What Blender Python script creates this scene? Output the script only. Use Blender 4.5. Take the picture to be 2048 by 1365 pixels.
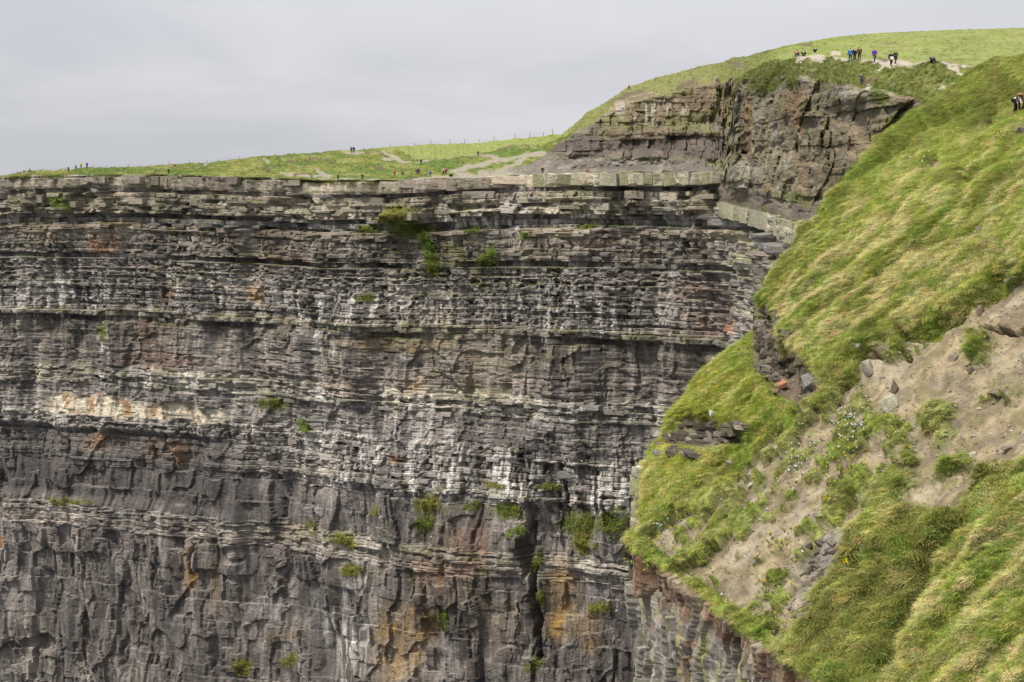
import bpy, bmesh, math, random
import numpy as np
from mathutils import Vector, Matrix

# ------------------------------------------------------------------ clear
for o in list(bpy.data.objects):
    bpy.data.objects.remove(o)
SC = bpy.context.scene
COL = SC.collection
rng = np.random.default_rng(7)
random.seed(7)

# ------------------------------------------------------------------ camera
F = 3822.0            # focal length in pixels of a 2048 wide picture
HZ = 365.0            # picture row of the horizon
TH = math.atan((682.5 - HZ) / F)
CT, ST = math.cos(TH), math.sin(TH)
cam_d = bpy.data.cameras.new('camera')
cam_d.sensor_width = 36.0
cam_d.lens = 36.0 * F / 2048.0
cam_d.clip_start = 0.5
cam_d.clip_end = 20000
cam = bpy.data.objects.new('camera', cam_d)
cam.rotation_euler = (math.pi / 2 - TH, 0, 0)
COL.objects.link(cam)
SC.camera = cam

# ------------------------------------------------------------------ world and sun
SUN_EL, SUN_AZ = math.radians(55), math.radians(234)    # azimuth clockwise from +Y (view direction): behind left
world = bpy.data.worlds.new('World')
SC.world = world
world.use_nodes = True
nt = world.node_tree
nt.nodes.clear()
def N(t, kind, **kw):
    n = t.nodes.new(kind)
    for k, v in kw.items():
        setattr(n, k, v)
    return n
out = N(nt, 'ShaderNodeOutputWorld')
sky = N(nt, 'ShaderNodeTexSky', sky_type='NISHITA')
sky.sun_disc = False
sky.sun_elevation = SUN_EL
sky.sun_rotation = SUN_AZ
bg1 = N(nt, 'ShaderNodeBackground'); bg1.inputs['Strength'].default_value = 0.08
nt.links.new(sky.outputs[0], bg1.inputs['Color'])
tc = N(nt, 'ShaderNodeTexCoord')
sep = N(nt, 'ShaderNodeSeparateXYZ'); nt.links.new(tc.outputs['Generated'], sep.inputs[0])
zc = N(nt, 'ShaderNodeMath', operation='MAXIMUM'); nt.links.new(sep.outputs['Z'], zc.inputs[0]); zc.inputs[1].default_value = 0.0
# overcast law: brightness grows with the sine of elevation
g1 = N(nt, 'ShaderNodeMath', operation='MULTIPLY_ADD'); nt.links.new(zc.outputs[0], g1.inputs[0]); g1.inputs[1].default_value = 1.3; g1.inputs[2].default_value = 1.0
mp = N(nt, 'ShaderNodeMapping'); mp.inputs['Scale'].default_value = (2.6, 2.6, 11.0); mp.inputs['Rotation'].default_value = (0, math.radians(5), 0)
nt.links.new(tc.outputs['Generated'], mp.inputs[0])
nz = N(nt, 'ShaderNodeTexNoise'); nz.inputs['Scale'].default_value = 1.7; nz.inputs['Detail'].default_value = 5; nz.inputs['Roughness'].default_value = 0.5
nz.inputs['Distortion'].default_value = 0.6
nt.links.new(mp.outputs[0], nz.inputs['Vector'])
cr = N(nt, 'ShaderNodeValToRGB')
cr.color_ramp.elements[0].position = 0.36; cr.color_ramp.elements[0].color = (0.545, 0.56, 0.60, 1)
cr.color_ramp.elements[1].position = 0.66; cr.color_ramp.elements[1].color = (0.69, 0.685, 0.72, 1)
nt.links.new(nz.outputs[0], cr.inputs[0])
vm = N(nt, 'ShaderNodeVectorMath', operation='SCALE'); nt.links.new(cr.outputs[0], vm.inputs[0]); nt.links.new(g1.outputs[0], vm.inputs['Scale'])
bg2 = N(nt, 'ShaderNodeBackground'); bg2.inputs['Strength'].default_value = 1.0
nt.links.new(vm.outputs[0], bg2.inputs['Color'])
mx = N(nt, 'ShaderNodeMixShader'); mx.inputs[0].default_value = 0.94
nt.links.new(bg1.outputs[0], mx.inputs[1]); nt.links.new(bg2.outputs[0], mx.inputs[2]); nt.links.new(mx.outputs[0], out.inputs[0])

sun_d = bpy.data.lights.new('sun', 'SUN')
sun_d.energy = 4.3
sun_d.angle = math.radians(8)
sun_d.color = (1.0, 0.93, 0.82)
sun = bpy.data.objects.new('sun', sun_d)
sdir = Vector((math.sin(SUN_AZ) * math.cos(SUN_EL), math.cos(SUN_AZ) * math.cos(SUN_EL), math.sin(SUN_EL)))
sun.rotation_euler = sdir.to_track_quat('Z', 'Y').to_euler()
COL.objects.link(sun)

SC.view_settings.view_transform = 'Standard'
SC.view_settings.look = 'None'
SC.view_settings.gamma = 1
SC.view_settings.use_curve_mapping = False
SC.view_settings.exposure = 0.05
SC.render.engine = 'CYCLES'
SC.cycles.max_bounces = 5
SC.cycles.diffuse_bounces = 3
SC.cycles.use_denoising = True

# ------------------------------------------------------------------ maths helpers
def hsh(ix, iy, seed=0):
    x = np.asarray(ix).astype(np.int64).astype(np.uint32)
    y = np.asarray(iy).astype(np.int64).astype(np.uint32)
    with np.errstate(over='ignore'):
        n = x * np.uint32(374761393) + y * np.uint32(668265263) + np.uint32((seed * 974711 + 12345) & 0xffffffff)
        n = (n ^ (n >> np.uint32(13))) * np.uint32(1274126177)
        n = (n ^ (n >> np.uint32(15))) * np.uint32(2246822519)
        n = n ^ (n >> np.uint32(16))
    return (n & np.uint32(0xffffff)).astype(np.float32) / np.float32(0xffffff)
def vnoise(x, y, seed=0):
    x = np.asarray(x, np.float32); y = np.asarray(y, np.float32)
    x, y = np.broadcast_arrays(x, y)
    ix = np.floor(x); iy = np.floor(y)
    fx = x - ix; fy = y - iy
    fx = fx * fx * fx * (fx * (fx * 6 - 15) + 10); fy = fy * fy * fy * (fy * (fy * 6 - 15) + 10)
    a = hsh(ix, iy, seed); b = hsh(ix + 1, iy, seed); c = hsh(ix, iy + 1, seed); d = hsh(ix + 1, iy + 1, seed)
    return ((a + (b - a) * fx) * (1 - fy) + (c + (d - c) * fx) * fy) * 2 - 1
def fbm(x, y, octv=4, seed=0, gain=0.5, lac=2.03):
    a, s, t = 1.0, 0.0, 0.0
    for k in range(octv):
        s = s + a * vnoise(np.asarray(x) * lac ** k + 11.7 * k, np.asarray(y) * lac ** k + 5.3 * k, seed + 31 * k)
        t += a; a *= gain
    return s / t * 1.5
def sst(a, b, x):
    t = np.clip((x - a) / (b - a), 0, 1)
    return t * t * (3 - 2 * t)
def ray(u, v):
    xc = (np.asarray(u, float) - 1024) / F; yc = -(np.asarray(v, float) - 682.5) / F
    dy = CT + yc * ST; dz = -ST + yc * CT
    return xc / dy, dz / dy
def unproj(u, v, D):
    a, c = ray(u, v)
    return np.stack(np.broadcast_arrays(D * a, np.asarray(D, float), D * c), -1)
def proj(P):
    x, y, z = P[..., 0], P[..., 1], P[..., 2]
    fw = y * CT - z * ST; up = y * ST + z * CT
    return 1024 + F * x / fw, 682.5 - F * up / fw
def curve(pts):
    p = np.array(pts, float)
    return lambda t: np.interp(t, p[:, 0], p[:, 1])
def lerp(a, b, t): return a + (b - a) * t
def blob(u, v, cu, cv, ru, rv, rot=0.0, soft=0.6):
    c, s = math.cos(rot), math.sin(rot)
    du, dv = u - cu, v - cv
    r = np.sqrt(((du * c + dv * s) / ru) ** 2 + ((-du * s + dv * c) / rv) ** 2)
    return 1 - sst(1 - soft, 1 + soft * 0.5, r)
def poly_sd(u, v, poly):
    """signed distance in pixels, positive inside"""
    p = np.array(poly, float); n = len(p)
    d2 = np.full(u.shape, 1e18); inside = np.zeros(u.shape, bool)
    for i in range(n):
        ax, ay = p[i]; bx, by = p[(i + 1) % n]
        ex, ey = bx - ax, by - ay
        t = np.clip(((u - ax) * ex + (v - ay) * ey) / (ex * ex + ey * ey), 0, 1)
        d2 = np.minimum(d2, (u - ax - t * ex) ** 2 + (v - ay - t * ey) ** 2)
        c = ((ay > v) != (by > v))
        inside ^= c & (u < (bx - ax) * (v - ay) / ((by - ay) if by != ay else 1e-9) + ax)
    return np.where(inside, 1, -1) * np.sqrt(d2)
def line_d(u, v, pts):
    d2 = np.full(u.shape, 1e18)
    for (ax, ay), (bx, by) in zip(pts[:-1], pts[1:]):
        ex, ey = bx - ax, by - ay
        t = np.clip(((u - ax) * ex + (v - ay) * ey) / (ex * ex + ey * ey), 0, 1)
        d2 = np.minimum(d2, (u - ax - t * ex) ** 2 + (v - ay - t * ey) ** 2)
    return np.sqrt(d2)
def mixc(c, col, m):
    m = np.clip(np.asarray(m), 0, 1)[..., None]
    return c * (1 - m) + np.asarray(col, float) * m

# ------------------------------------------------------------------ materials
def vcol_mat(name, rough=0.9, nscale=(1.2, 1.2, 4.0), amt=0.35, bump=0.5, bdist=0.15, fine=6.0, spec=0.15):
    m = bpy.data.materials.new(name); m.use_nodes = True
    t = m.node_tree; t.nodes.clear()
    o = N(t, 'ShaderNodeOutputMaterial'); p = N(t, 'ShaderNodeBsdfPrincipled')
    p.inputs['Roughness'].default_value = rough; p.inputs['Specular IOR Level'].default_value = spec
    t.links.new(p.outputs[0], o.inputs[0])
    a = N(t, 'ShaderNodeAttribute', attribute_name='Col')
    c = N(t, 'ShaderNodeTexCoord'); mpn = N(t, 'ShaderNodeMapping'); mpn.inputs['Scale'].default_value = nscale
    t.links.new(c.outputs['Object'], mpn.inputs[0])
    n1 = N(t, 'ShaderNodeTexNoise'); n1.inputs['Scale'].default_value = 1.0; n1.inputs['Detail'].default_value = 6; n1.inputs['Roughness'].default_value = 0.65
    t.links.new(mpn.outputs[0], n1.inputs['Vector'])
    mr = N(t, 'ShaderNodeMapRange'); mr.inputs['From Min'].default_value = 0.28; mr.inputs['From Max'].default_value = 0.72
    mr.inputs['To Min'].default_value = 1 - amt; mr.inputs['To Max'].default_value = 1 + amt
    t.links.new(n1.outputs[0], mr.inputs[0])
    s = N(t, 'ShaderNodeVectorMath', operation='SCALE'); t.links.new(a.outputs['Color'], s.inputs[0]); t.links.new(mr.outputs[0], s.inputs['Scale'])
    t.links.new(s.outputs[0], p.inputs['Base Color'])
    n2 = N(t, 'ShaderNodeTexNoise'); n2.inputs['Scale'].default_value = fine; n2.inputs['Detail'].default_value = 4
    t.links.new(mpn.outputs[0], n2.inputs['Vector'])
    ad = N(t, 'ShaderNodeMath', operation='ADD'); t.links.new(n1.outputs[0], ad.inputs[0]); t.links.new(n2.outputs[0], ad.inputs[1])
    b = N(t, 'ShaderNodeBump'); b.inputs['Strength'].default_value = bump; b.inputs['Distance'].default_value = bdist
    t.links.new(ad.outputs[0], b.inputs['Height']); t.links.new(b.outputs[0], p.inputs['Normal'])
    return m
M_ROCK = vcol_mat('bedded_rock', nscale=(0.9, 0.9, 3.2), amt=0.42, bump=0.7, bdist=0.35, fine=4)
M_TURF = vcol_mat('turf', nscale=(1.1, 0.6, 1.1), amt=0.33, bump=0.8, bdist=0.3, fine=5, spec=0.05)
M_SOIL = vcol_mat('hillside_ground', nscale=(2.2, 1.2, 2.2), amt=0.3, bump=0.8, bdist=0.12, fine=7, spec=0.05)
M_NEAR = vcol_mat('near_rock', nscale=(3.0, 3.0, 2.0), amt=0.4, bump=0.7, bdist=0.08, fine=5)

def plain(name, col, rough=0.8, spec=0.2):
    m = bpy.data.materials.new(name); m.use_nodes = True
    t = m.node_tree
    p = t.nodes['Principled BSDF']
    p.inputs['Roughness'].default_value = rough; p.inputs['Specular IOR Level'].default_value = spec
    c = N(t, 'ShaderNodeTexCoord'); n1 = N(t, 'ShaderNodeTexNoise'); n1.inputs['Scale'].default_value = 6; n1.inputs['Detail'].default_value = 3
    t.links.new(c.outputs['Object'], n1.inputs['Vector'])
    mr = N(t, 'ShaderNodeMapRange'); mr.inputs['To Min'].default_value = 0.8; mr.inputs['To Max'].default_value = 1.2
    t.links.new(n1.outputs[0], mr.inputs[0])
    s = N(t, 'ShaderNodeVectorMath', operation='SCALE'); s.inputs[0].default_value = col; t.links.new(mr.outputs[0], s.inputs['Scale'])
    t.links.new(s.outputs[0], p.inputs['Base Color'])
    return m

def blade_mat(name, atype):
    m = bpy.data.materials.new(name); m.use_nodes = True
    t = m.node_tree; t.nodes.clear()
    o = N(t, 'ShaderNodeOutputMaterial')
    if atype == 'INSTANCER':
        a = N(t, 'ShaderNodeAttribute', attribute_name='gcol', attribute_type='INSTANCER')
        b = N(t, 'ShaderNodeAttribute', attribute_name='Col')
        mm = N(t, 'ShaderNodeVectorMath', operation='MULTIPLY')
        t.links.new(a.outputs['Color'], mm.inputs[0]); t.links.new(b.outputs['Color'], mm.inputs[1])
        src = mm.outputs[0]
    else:
        a = N(t, 'ShaderNodeAttribute', attribute_name='Col'); src = a.outputs['Color']
    d = N(t, 'ShaderNodeBsdfPrincipled'); d.inputs['Roughness'].default_value = 0.6; d.inputs['Specular IOR Level'].default_value = 0.12
    tr = N(t, 'ShaderNodeBsdfTranslucent')
    mxs = N(t, 'ShaderNodeMixShader'); mxs.inputs[0].default_value = 0.3
    t.links.new(src, d.inputs['Base Color']); t.links.new(src, tr.inputs['Color'])
    t.links.new(d.outputs[0], mxs.inputs[1]); t.links.new(tr.outputs[0], mxs.inputs[2]); t.links.new(mxs.outputs[0], o.inputs[0])
    return m
M_BLADE_I = blade_mat('grass_blades', 'INSTANCER')
M_BLADE = blade_mat('grass_clump_blades', 'GEOMETRY')

# ------------------------------------------------------------------ mesh helpers
def link(o, parent=None):
    COL.objects.link(o)
    if parent is not None: o.parent = parent
    return o
def tag(o, label=None, cat=None, group=None, kind=None):
    if label: o['label'] = label
    if cat: o['category'] = cat
    if group: o['group'] = group
    if kind: o['kind'] = kind
    return o
def mesh_np(name, verts, faces, mat, cols=None, smooth=False, attr='Col'):
    verts = np.asarray(verts, np.float32).reshape(-1, 3); faces = np.asarray(faces, np.int32)
    k = faces.shape[1]
    me = bpy.data.meshes.new(name)
    me.vertices.add(len(verts)); me.vertices.foreach_set('co', verts.ravel())
    me.loops.add(faces.size); me.loops.foreach_set('vertex_index', faces.ravel())
    me.polygons.add(len(faces)); me.polygons.foreach_set('loop_start', np.arange(0, faces.size, k, dtype=np.int32))
    me.polygons.foreach_set('use_smooth', np.full(len(faces), smooth))
    if cols is not None:
        ca = me.attributes.new(attr, 'FLOAT_COLOR', 'POINT')
        c = np.ones((len(verts), 4), np.float32); c[:, :3] = np.clip(np.asarray(cols).reshape(-1, 3), 0.004, 0.9)
        ca.data.foreach_set('color', c.ravel())
    me.update(calc_edges=True)
    if mat: me.materials.append(mat)
    return me
def grid_obj(name, P, C, mat, mask=None, smooth=False, parent=None):
    r, c = P.shape[:2]
    i = np.arange(r * c).reshape(r, c)
    q = np.stack([i[:-1, :-1], i[:-1, 1:], i[1:, 1:], i[1:, :-1]], -1)
    if mask is not None: q = q[mask[:-1, :-1]]
    else: q = q.reshape(-1, 4)
    o = bpy.data.objects.new(name, mesh_np(name, P, q, mat, C, smooth))
    return link(o, parent)
def hull_mesh(name, pts, mat, col=None, cvar=0.12):
    bm = bmesh.new()
    for p in pts: bm.verts.new(p)
    r = bmesh.ops.convex_hull(bm, input=bm.verts)
    bmesh.ops.delete(bm, geom=[g for g in r['geom_interior'] if isinstance(g, bmesh.types.BMVert)], context='VERTS')
    me = bpy.data.meshes.new(name); bm.to_mesh(me); bm.free()
    if col is not None:
        ca = me.attributes.new('Col', 'FLOAT_COLOR', 'POINT')
        n = len(me.vertices)
        c = np.ones((n, 4), np.float32); c[:, :3] = np.clip(np.asarray(col) * (1 + cvar * rng.normal(size=(n, 1))), 0.01, 0.9)
        ca.data.foreach_set('color', c.ravel())
    me.materials.append(mat)
    return me
def block_pts(w, d, h, jit=0.1):
    """corners of a rough quarry block, each corner broken off differently: at most 16 points"""
    pts = []
    for sx in (-1, 1):
        for sy in (-1, 1):
            for sz in (-1, 1):
                k = rng.uniform(0.0, 0.2, 3) * np.array([1, 1, 1])
                a = np.array([sx * w / 2 * (1 - k[0]), sy * d / 2, sz * h / 2 * (1 - k[2] * 0.5)])
                b = np.array([sx * w / 2, sy * d / 2 * (1 - k[1]), sz * h / 2 * (1 - k[2])])
                for q in (a, b): pts.append(q + rng.normal(size=3) * jit * min(w, h) * 0.35)
    return pts
def rock_pts(w, d, h, n=15):
    v = rng.normal(size=(n, 3)); v /= np.linalg.norm(v, axis=1)[:, None]
    v = np.sign(v) * np.abs(v) ** 0.75
    return v * np.array([w / 2, d / 2, h / 2]) * rng.uniform(0.8, 1.1, (n, 1))

# ================================================================== FAR CLIFF WALL
Dw = curve([(-420, 520), (-200, 505), (0, 492), (400, 465), (700, 440), (1000, 420), (1300, 404), (1440, 388), (1500, 335), (1560, 283), (1610, 245), (1700, 205), (1800, 180)])
ZREF = curve([(-200, 1.0), (0, 1.2), (50, 1.7), (300, 1.9), (500, 1.3), (640, 0.4), (800, 0.4), (900, 0.9), (1000, 1.4), (1200, 2.1), (1440, 2.2), (1610, 0.6), (1800, -0.3)])
uc = np.concatenate([np.arange(-420, -60, 6.0), np.arange(-60, 1730, 2.1)])
ncol = len(uc)
dwc = Dw(uc)
ker = np.exp(-np.linspace(-2, 2, 25) ** 2); ker /= ker.sum()
dwc = np.convolve(np.pad(dwc, 12, mode='edge'), ker, 'valid')
xw = dwc * (uc - 1024) / F * (CT + (682.5 - HZ) / F * ST) ** -1
sarc = np.concatenate([[0], np.cumsum(np.hypot(np.diff(xw), np.diff(dwc)))])
tx, ty = np.gradient(xw), np.gradient(dwc)
ln = np.hypot(tx, ty); nx, ny = ty / ln, -tx / ln        # outward (towards the viewer)
brow = np.concatenate([np.arange(0, 136, 0.225), [142, 150, 160]])
nrow = len(brow)
S, B = np.meshgrid(sarc, brow)
U0 = np.broadcast_to(uc, S.shape)

# zones: b0, b1, bed thickness, protrusion, protrusion spread, joint spacing, block amplitude, undercut, colour
ZONES = [
    (-30, -12.6, 1.1, 0.0, 0.5, 2.2, 0.55, 0.3, (0.225, 0.19, 0.135)),
    (-12.6, -9.4, 0.9, -0.2, 0.4, 2.0, 0.5, 0.3, (0.20, 0.175, 0.13)),
    (-9.4, -7.2, 2.2, 1.3, 0.2, 2.4, 0.6, 0.5, (0.20, 0.19, 0.15)),
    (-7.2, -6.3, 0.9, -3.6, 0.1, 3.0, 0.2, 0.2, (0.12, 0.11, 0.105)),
    (-6.3, 0.0, 1.6, -0.9, 0.3, 2.6, 0.6, 0.15, (0.11, 0.10, 0.09)),
    (0.0, 2.7, 2.7, 0.9, 0.0, 3.2, 0.45, 0.3, (0.36, 0.325, 0.25)),
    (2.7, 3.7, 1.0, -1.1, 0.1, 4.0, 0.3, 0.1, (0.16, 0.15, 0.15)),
    (3.7, 6.3, 1.1, 0.5, 0.3, 5.0, 1.1, 0.25, (0.29, 0.268, 0.215)),
    (6.3, 8.7, 0.8, 0.3, 0.3, 4.0, 1.4, 0.45, (0.27, 0.25, 0.205)),
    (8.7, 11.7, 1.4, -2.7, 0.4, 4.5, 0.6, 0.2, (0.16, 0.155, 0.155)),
    (11.7, 14.0, 0.8, 0.75, 0.4, 2.2, 0.6, 0.35, (0.25, 0.23, 0.185)),
    (14.0, 18.8, 0.9, 0.1, 0.4, 2.0, 0.7, 0.3, (0.215, 0.20, 0.18)),
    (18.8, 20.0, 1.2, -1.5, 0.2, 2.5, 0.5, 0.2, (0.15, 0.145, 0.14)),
    (20.0, 26.0, 0.45, 0.05, 0.35, 1.4, 0.55, 0.2, (0.205, 0.195, 0.185)),
    (26.0, 33.0, 0.6, 0.15, 0.35, 1.3, 0.5, 0.3, (0.25, 0.24, 0.23)),
    (33.0, 35.0, 0.9, 0.8, 0.4, 2.4, 0.6, 0.45, (0.28, 0.26, 0.215)),
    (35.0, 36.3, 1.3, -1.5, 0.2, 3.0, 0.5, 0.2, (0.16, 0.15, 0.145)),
    (36.3, 48.0, 0.55, -0.3, 0.16, 2.4, 0.35, 0.14, (0.19, 0.175, 0.16)),
    (48.0, 53.0, 0.6, 0.45, 0.35, 1.7, 0.45, 0.35, (0.275, 0.26, 0.225)),
    (53.0, 60.0, 0.6, -0.1, 0.2, 2.2, 0.4, 0.16, (0.20, 0.19, 0.185)),
    (60.0, 71.5, 0.8, 0.3, 0.4, 1.3, 0.5, 0.35, (0.25, 0.24, 0.225)),
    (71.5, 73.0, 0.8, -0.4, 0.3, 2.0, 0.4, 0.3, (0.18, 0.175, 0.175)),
    (73.0, 83.0, 3.6, -0.3, 0.5, 2.4, 0.7, 0.2, (0.19, 0.175, 0.17)),
    (83.0, 88.5, 0.7, 0.4, 0.3, 2.2, 0.4, 0.3, (0.25, 0.235, 0.21)),
    (88.5, 200.0, 4.4, 0.0, 0.5, 2.6, 0.8, 0.2, (0.185, 0.165, 0.155)),
]
zr = np.random.default_rng(11)
bed = []
for (b0, b1, th, p, ps, j, am, un, c) in ZONES:
    b = b0
    while b < b1 - 0.3 * th:
        t = th * zr.uniform(0.55, 1.6)
        e = min(b + t, b1)
        if b1 - e < 0.3 * th: e = b1
        bed.append((b, e - b, p + ps * zr.normal(), j * zr.uniform(0.7, 1.5), am * zr.uniform(0.6, 1.3), un * zr.uniform(0.6, 1.4),
                    np.array(c) * np.array((1.05, 1.0, 0.93)) * zr.uniform(0.78, 1.25) * (1 + 0.018 * zr.normal(size=3))))
        b = e
bE = np.array([x[0] for x in bed]); bT = np.array([x[1] for x in bed]); bP = np.array([x[2] for x in bed]); bJ = np.array([x[3] for x in bed])
bA = np.array([x[4] for x in bed]); bUn = np.array([x[5] for x in bed]); bC = np.array([x[6] for x in bed])
def strata(S, B, seed=3, und=1.0, soften=None):
    """outward relief and colour of bedded, jointed rock"""
    bw = B + und * (1.0 * fbm(S / 62, B / 60, 2, seed) + 0.16 * fbm(S / 6, B / 4, 3, seed + 1))
    i = np.clip(np.searchsorted(bE, bw, side='right') - 1, 0, len(bE) - 1)
    fr = (bw - bE[i]) / bT[i]
    sw = S + 0.9 * fbm(S / 4.0 + i * 7.31, B / 3.0, 2, seed + 2)
    sp = bJ[i]
    q = sw / sp + hsh(i, i * 0 + 5, seed) * 20
    k = np.floor(q); jf = q - k
    half = hsh(i, k, seed + 9) > 0.55                      # some blocks are split in two
    k2 = np.where(half, k * 2 + (jf > 0.5), k * 2 + 9000)
    jf2 = np.where(half, (jf * 2) % 1, jf)
    r1 = hsh(i, k2, seed + 3); r2 = hsh(i, k2, seed + 4); r3 = hsh(i, k2, seed + 5); r4 = hsh(i, k2, seed + 6)
    lat = 0.55 + 1.1 * vnoise(S / 14 + i * 3.7, i * 1.3, seed + 7) + 0.4 * vnoise(S / 4 + i * 9.1, i * 2.3, seed + 17)
    am = bA[i]
    e = bP[i] * lat + am * (r1 - 0.5) * 1.7 * (0.6 + 0.6 * vnoise(S / 20, B / 9, seed + 12))
    e = e - np.where(r2 < 0.13, am * 1.5, 0) + np.where(r2 > 0.93, am * 0.9, 0)
    e = e + (r4 - 0.5) * (jf2 - 0.5) * am * 1.1            # faces turned a little
    e = e - bUn[i] * sst(0.72, 0.98, fr) * (0.4 + 1.1 * r3)
    cw = 0.17 / sp
    e = e - np.where((jf2 < cw * 2) & (r4 > 0.35), 0.45 * am, 0)
    e = e + 0.13 * fbm(S / 1.3, B / 0.5, 3, seed + 8)
    c = bC[i] * (0.78 + 0.44 * r3)[..., None] * (1 + 0.16 * fbm(S / 3, B / 2, 4, seed + 10))[..., None]
    return e, c, i, fr, r1, r2, bw

E, Cw, BI, FR, R1, R2, BW = strata(S, B)
massive = sst(70, 76, B + 8 * (U0 < 480)) * (1 - 0.75 * ((B > 83) & (B < 88.5)))
massive = np.maximum(massive, 0.75 * sst(35.5, 37, BW) * (1 - sst(47, 48.5, BW))); massive = np.maximum(massive, 0.6 * sst(52.5, 54, BW) * (1 - sst(59, 60.5, BW))); massive = np.maximum(massive, 0.45 * sst(3.6, 4, BW) * (1 - sst(8.3, 8.9, BW)))
macro = 4.6 * fbm(S / 42, B / 120, 3, 41) + 2.5 * fbm(S / 13, B / 40, 3, 42) + 0.9 * fbm(S / 4.5, B / 12, 3, 43) * (1 - 0.5 * massive) + 1.2 * np.abs(fbm(S / 9, B / 30, 3, 44))
slabs = 1.2 * (vnoise(S / 7 + 0.6 * fbm(S / 9, B / 12, 2, 61), B / 22 + 0.012 * S, 62) > 0.1) + 0.8 * (vnoise(S / 3.6 + 0.5 * fbm(S / 5, B / 9, 2, 63), np.floor(B / 6 + 0.8 * vnoise(S / 6, B / 30, 68)) * 1.7, 64) > 0.2) \
    + 0.3 * (vnoise(S / 2.2, B / 3.4, 65) > 0.4)
ribs = 0.2 * fbm(S / 0.9, B / 5, 3, 66) + 0.5 * fbm(S / 7, B / 9, 4, 67)
E = E * (1 - 0.55 * massive) + massive * (slabs + ribs - 0.8)
# left lower shale is set back, chimney, caves and niches of the upper beds, buttress
P0 = np.empty(S.shape + (3,))
Z = np.broadcast_to(ZREF(uc), S.shape) - B
P0[..., 0] = xw; P0[..., 1] = dwc; P0[..., 2] = Z
UP, VP = proj(P0)
wu = UP + 9 * fbm(S / 6, B / 5, 3, 71); wv = VP + 7 * fbm(S / 6, B / 4, 3, 72)
E = E + macro - 1.6 * sst(63, 65, BW) * (1 - sst(80, 83, BW)) * (1 - sst(400, 560, UP))
E = E - 5.0 * blob(wu, VP, 1066, 1080, 10, 70, 0.06, 0.4) - 4.5 * blob(wu, VP, 1080, 1230, 6.5, 130, -0.03, 0.4)
for (cu, cv, ru, rv, d) in [(575, 412, 42, 13, 2.6), (178, 405, 24, 20, 2.2), (240, 408, 22, 14, 2.0), (560, 440, 40, 8, 1.5), (205, 372, 30, 7, 1.6), (1260, 395, 14, 30, 1.8), (960, 412, 50, 7, 1.6),
                            (1290, 425, 60, 10, 1.6), (1130, 410, 34, 12, 1.4), (1390, 400, 9, 28, 1.5), (1530, 640, 30, 20, 1.0), (400, 1125, 8, 38, 2.4), (245, 1085, 16, 26, 1.2),
                            (437, 1290, 7, 60, 2.2), (180, 1260, 6, 40, 1.8), (258, 1300, 6, 45, 1.8), (480, 1105, 20, 18, 1.3), (88, 1280, 16, 16, 2.2), (1390, 785, 22, 18, 1.6), (1320, 850, 18, 22, 1.2),
                            (880, 1260, 20, 30, 1.3), (905, 1100, 8, 55, 1.4), (770, 1120, 14, 24, 1.3), (728, 1260, 16, 26, 1.6)]:
    E = E - d * blob(wu, wv, cu, cv, ru, rv, 0, 0.35)
E = E + 4.6 * blob(UP, VP, 800, 444, 36, 34, 0, 0.5) + 1.5 * blob(UP, VP, 960, 440, 40, 30) + 1.2 * blob(UP, VP, 690, 700, 60, 120, 0.3, 0.7) + 1.6 * blob(UP, VP, 960, 560, 70, 240, 0, 0.8)
OB_ = sst(781, 793, wv - 0.075 * (UP - 100)) * (1 - sst(824, 836, wv - 0.05 * (UP - 250))) * sst(80, 130, UP) * (1 - sst(440, 490, UP))
E = E * (1 - 0.5 * OB_) + 0.9 * OB_
E = np.where((UP > 1430) & (B > 5.5) & (B < 9.2), E * 0.25, E)
E = np.where(B < 0.2, E * 0.5, E)

# ---- colour of the wall
Cw = Cw.copy()
left = 1 - sst(820, 1000, UP)
lum = Cw.mean(-1, keepdims=True)
cap = (BW < 2.9) & (B < 3.4)
Cw = mixc(Cw, (0.20, 0.175, 0.135), 0.6 * cap * left)
Cw = mixc(Cw, np.array([0.27, 0.265, 0.16]), 0.55 * (B < 9) * sst(0.0, 0.5, fbm(S / 7, B / 6, 3, 81)) * sst(1000, 1150, UP))
Cw = mixc(Cw, np.array([0.21, 0.195, 0.13]), 0.5 * (B < 10) * sst(-0.1, 0.5, fbm(S / 9, B / 5, 3, 82)) * left)
# olive lichen beds at the right, grey violet of the lower faces
rightp = sst(1400, 1440, UP)
Cw = mixc(Cw, (0.33, 0.325, 0.215), 0.6 * rightp * (BP_ := (bP[BI] > 0.1)) * (B < 26) * sst(-0.4, 0.4, fbm(S / 8, B / 3, 3, 83)))
Cw = mixc(Cw, (0.15, 0.138, 0.128), 0.55 * massive * (B > 70))
Cw = Cw * (1 + 0.28 * fbm(S / 7, B / 9, 4, 87) + 0.16 * fbm(S / 1.6, B / 12, 3, 88))[..., None]
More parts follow.
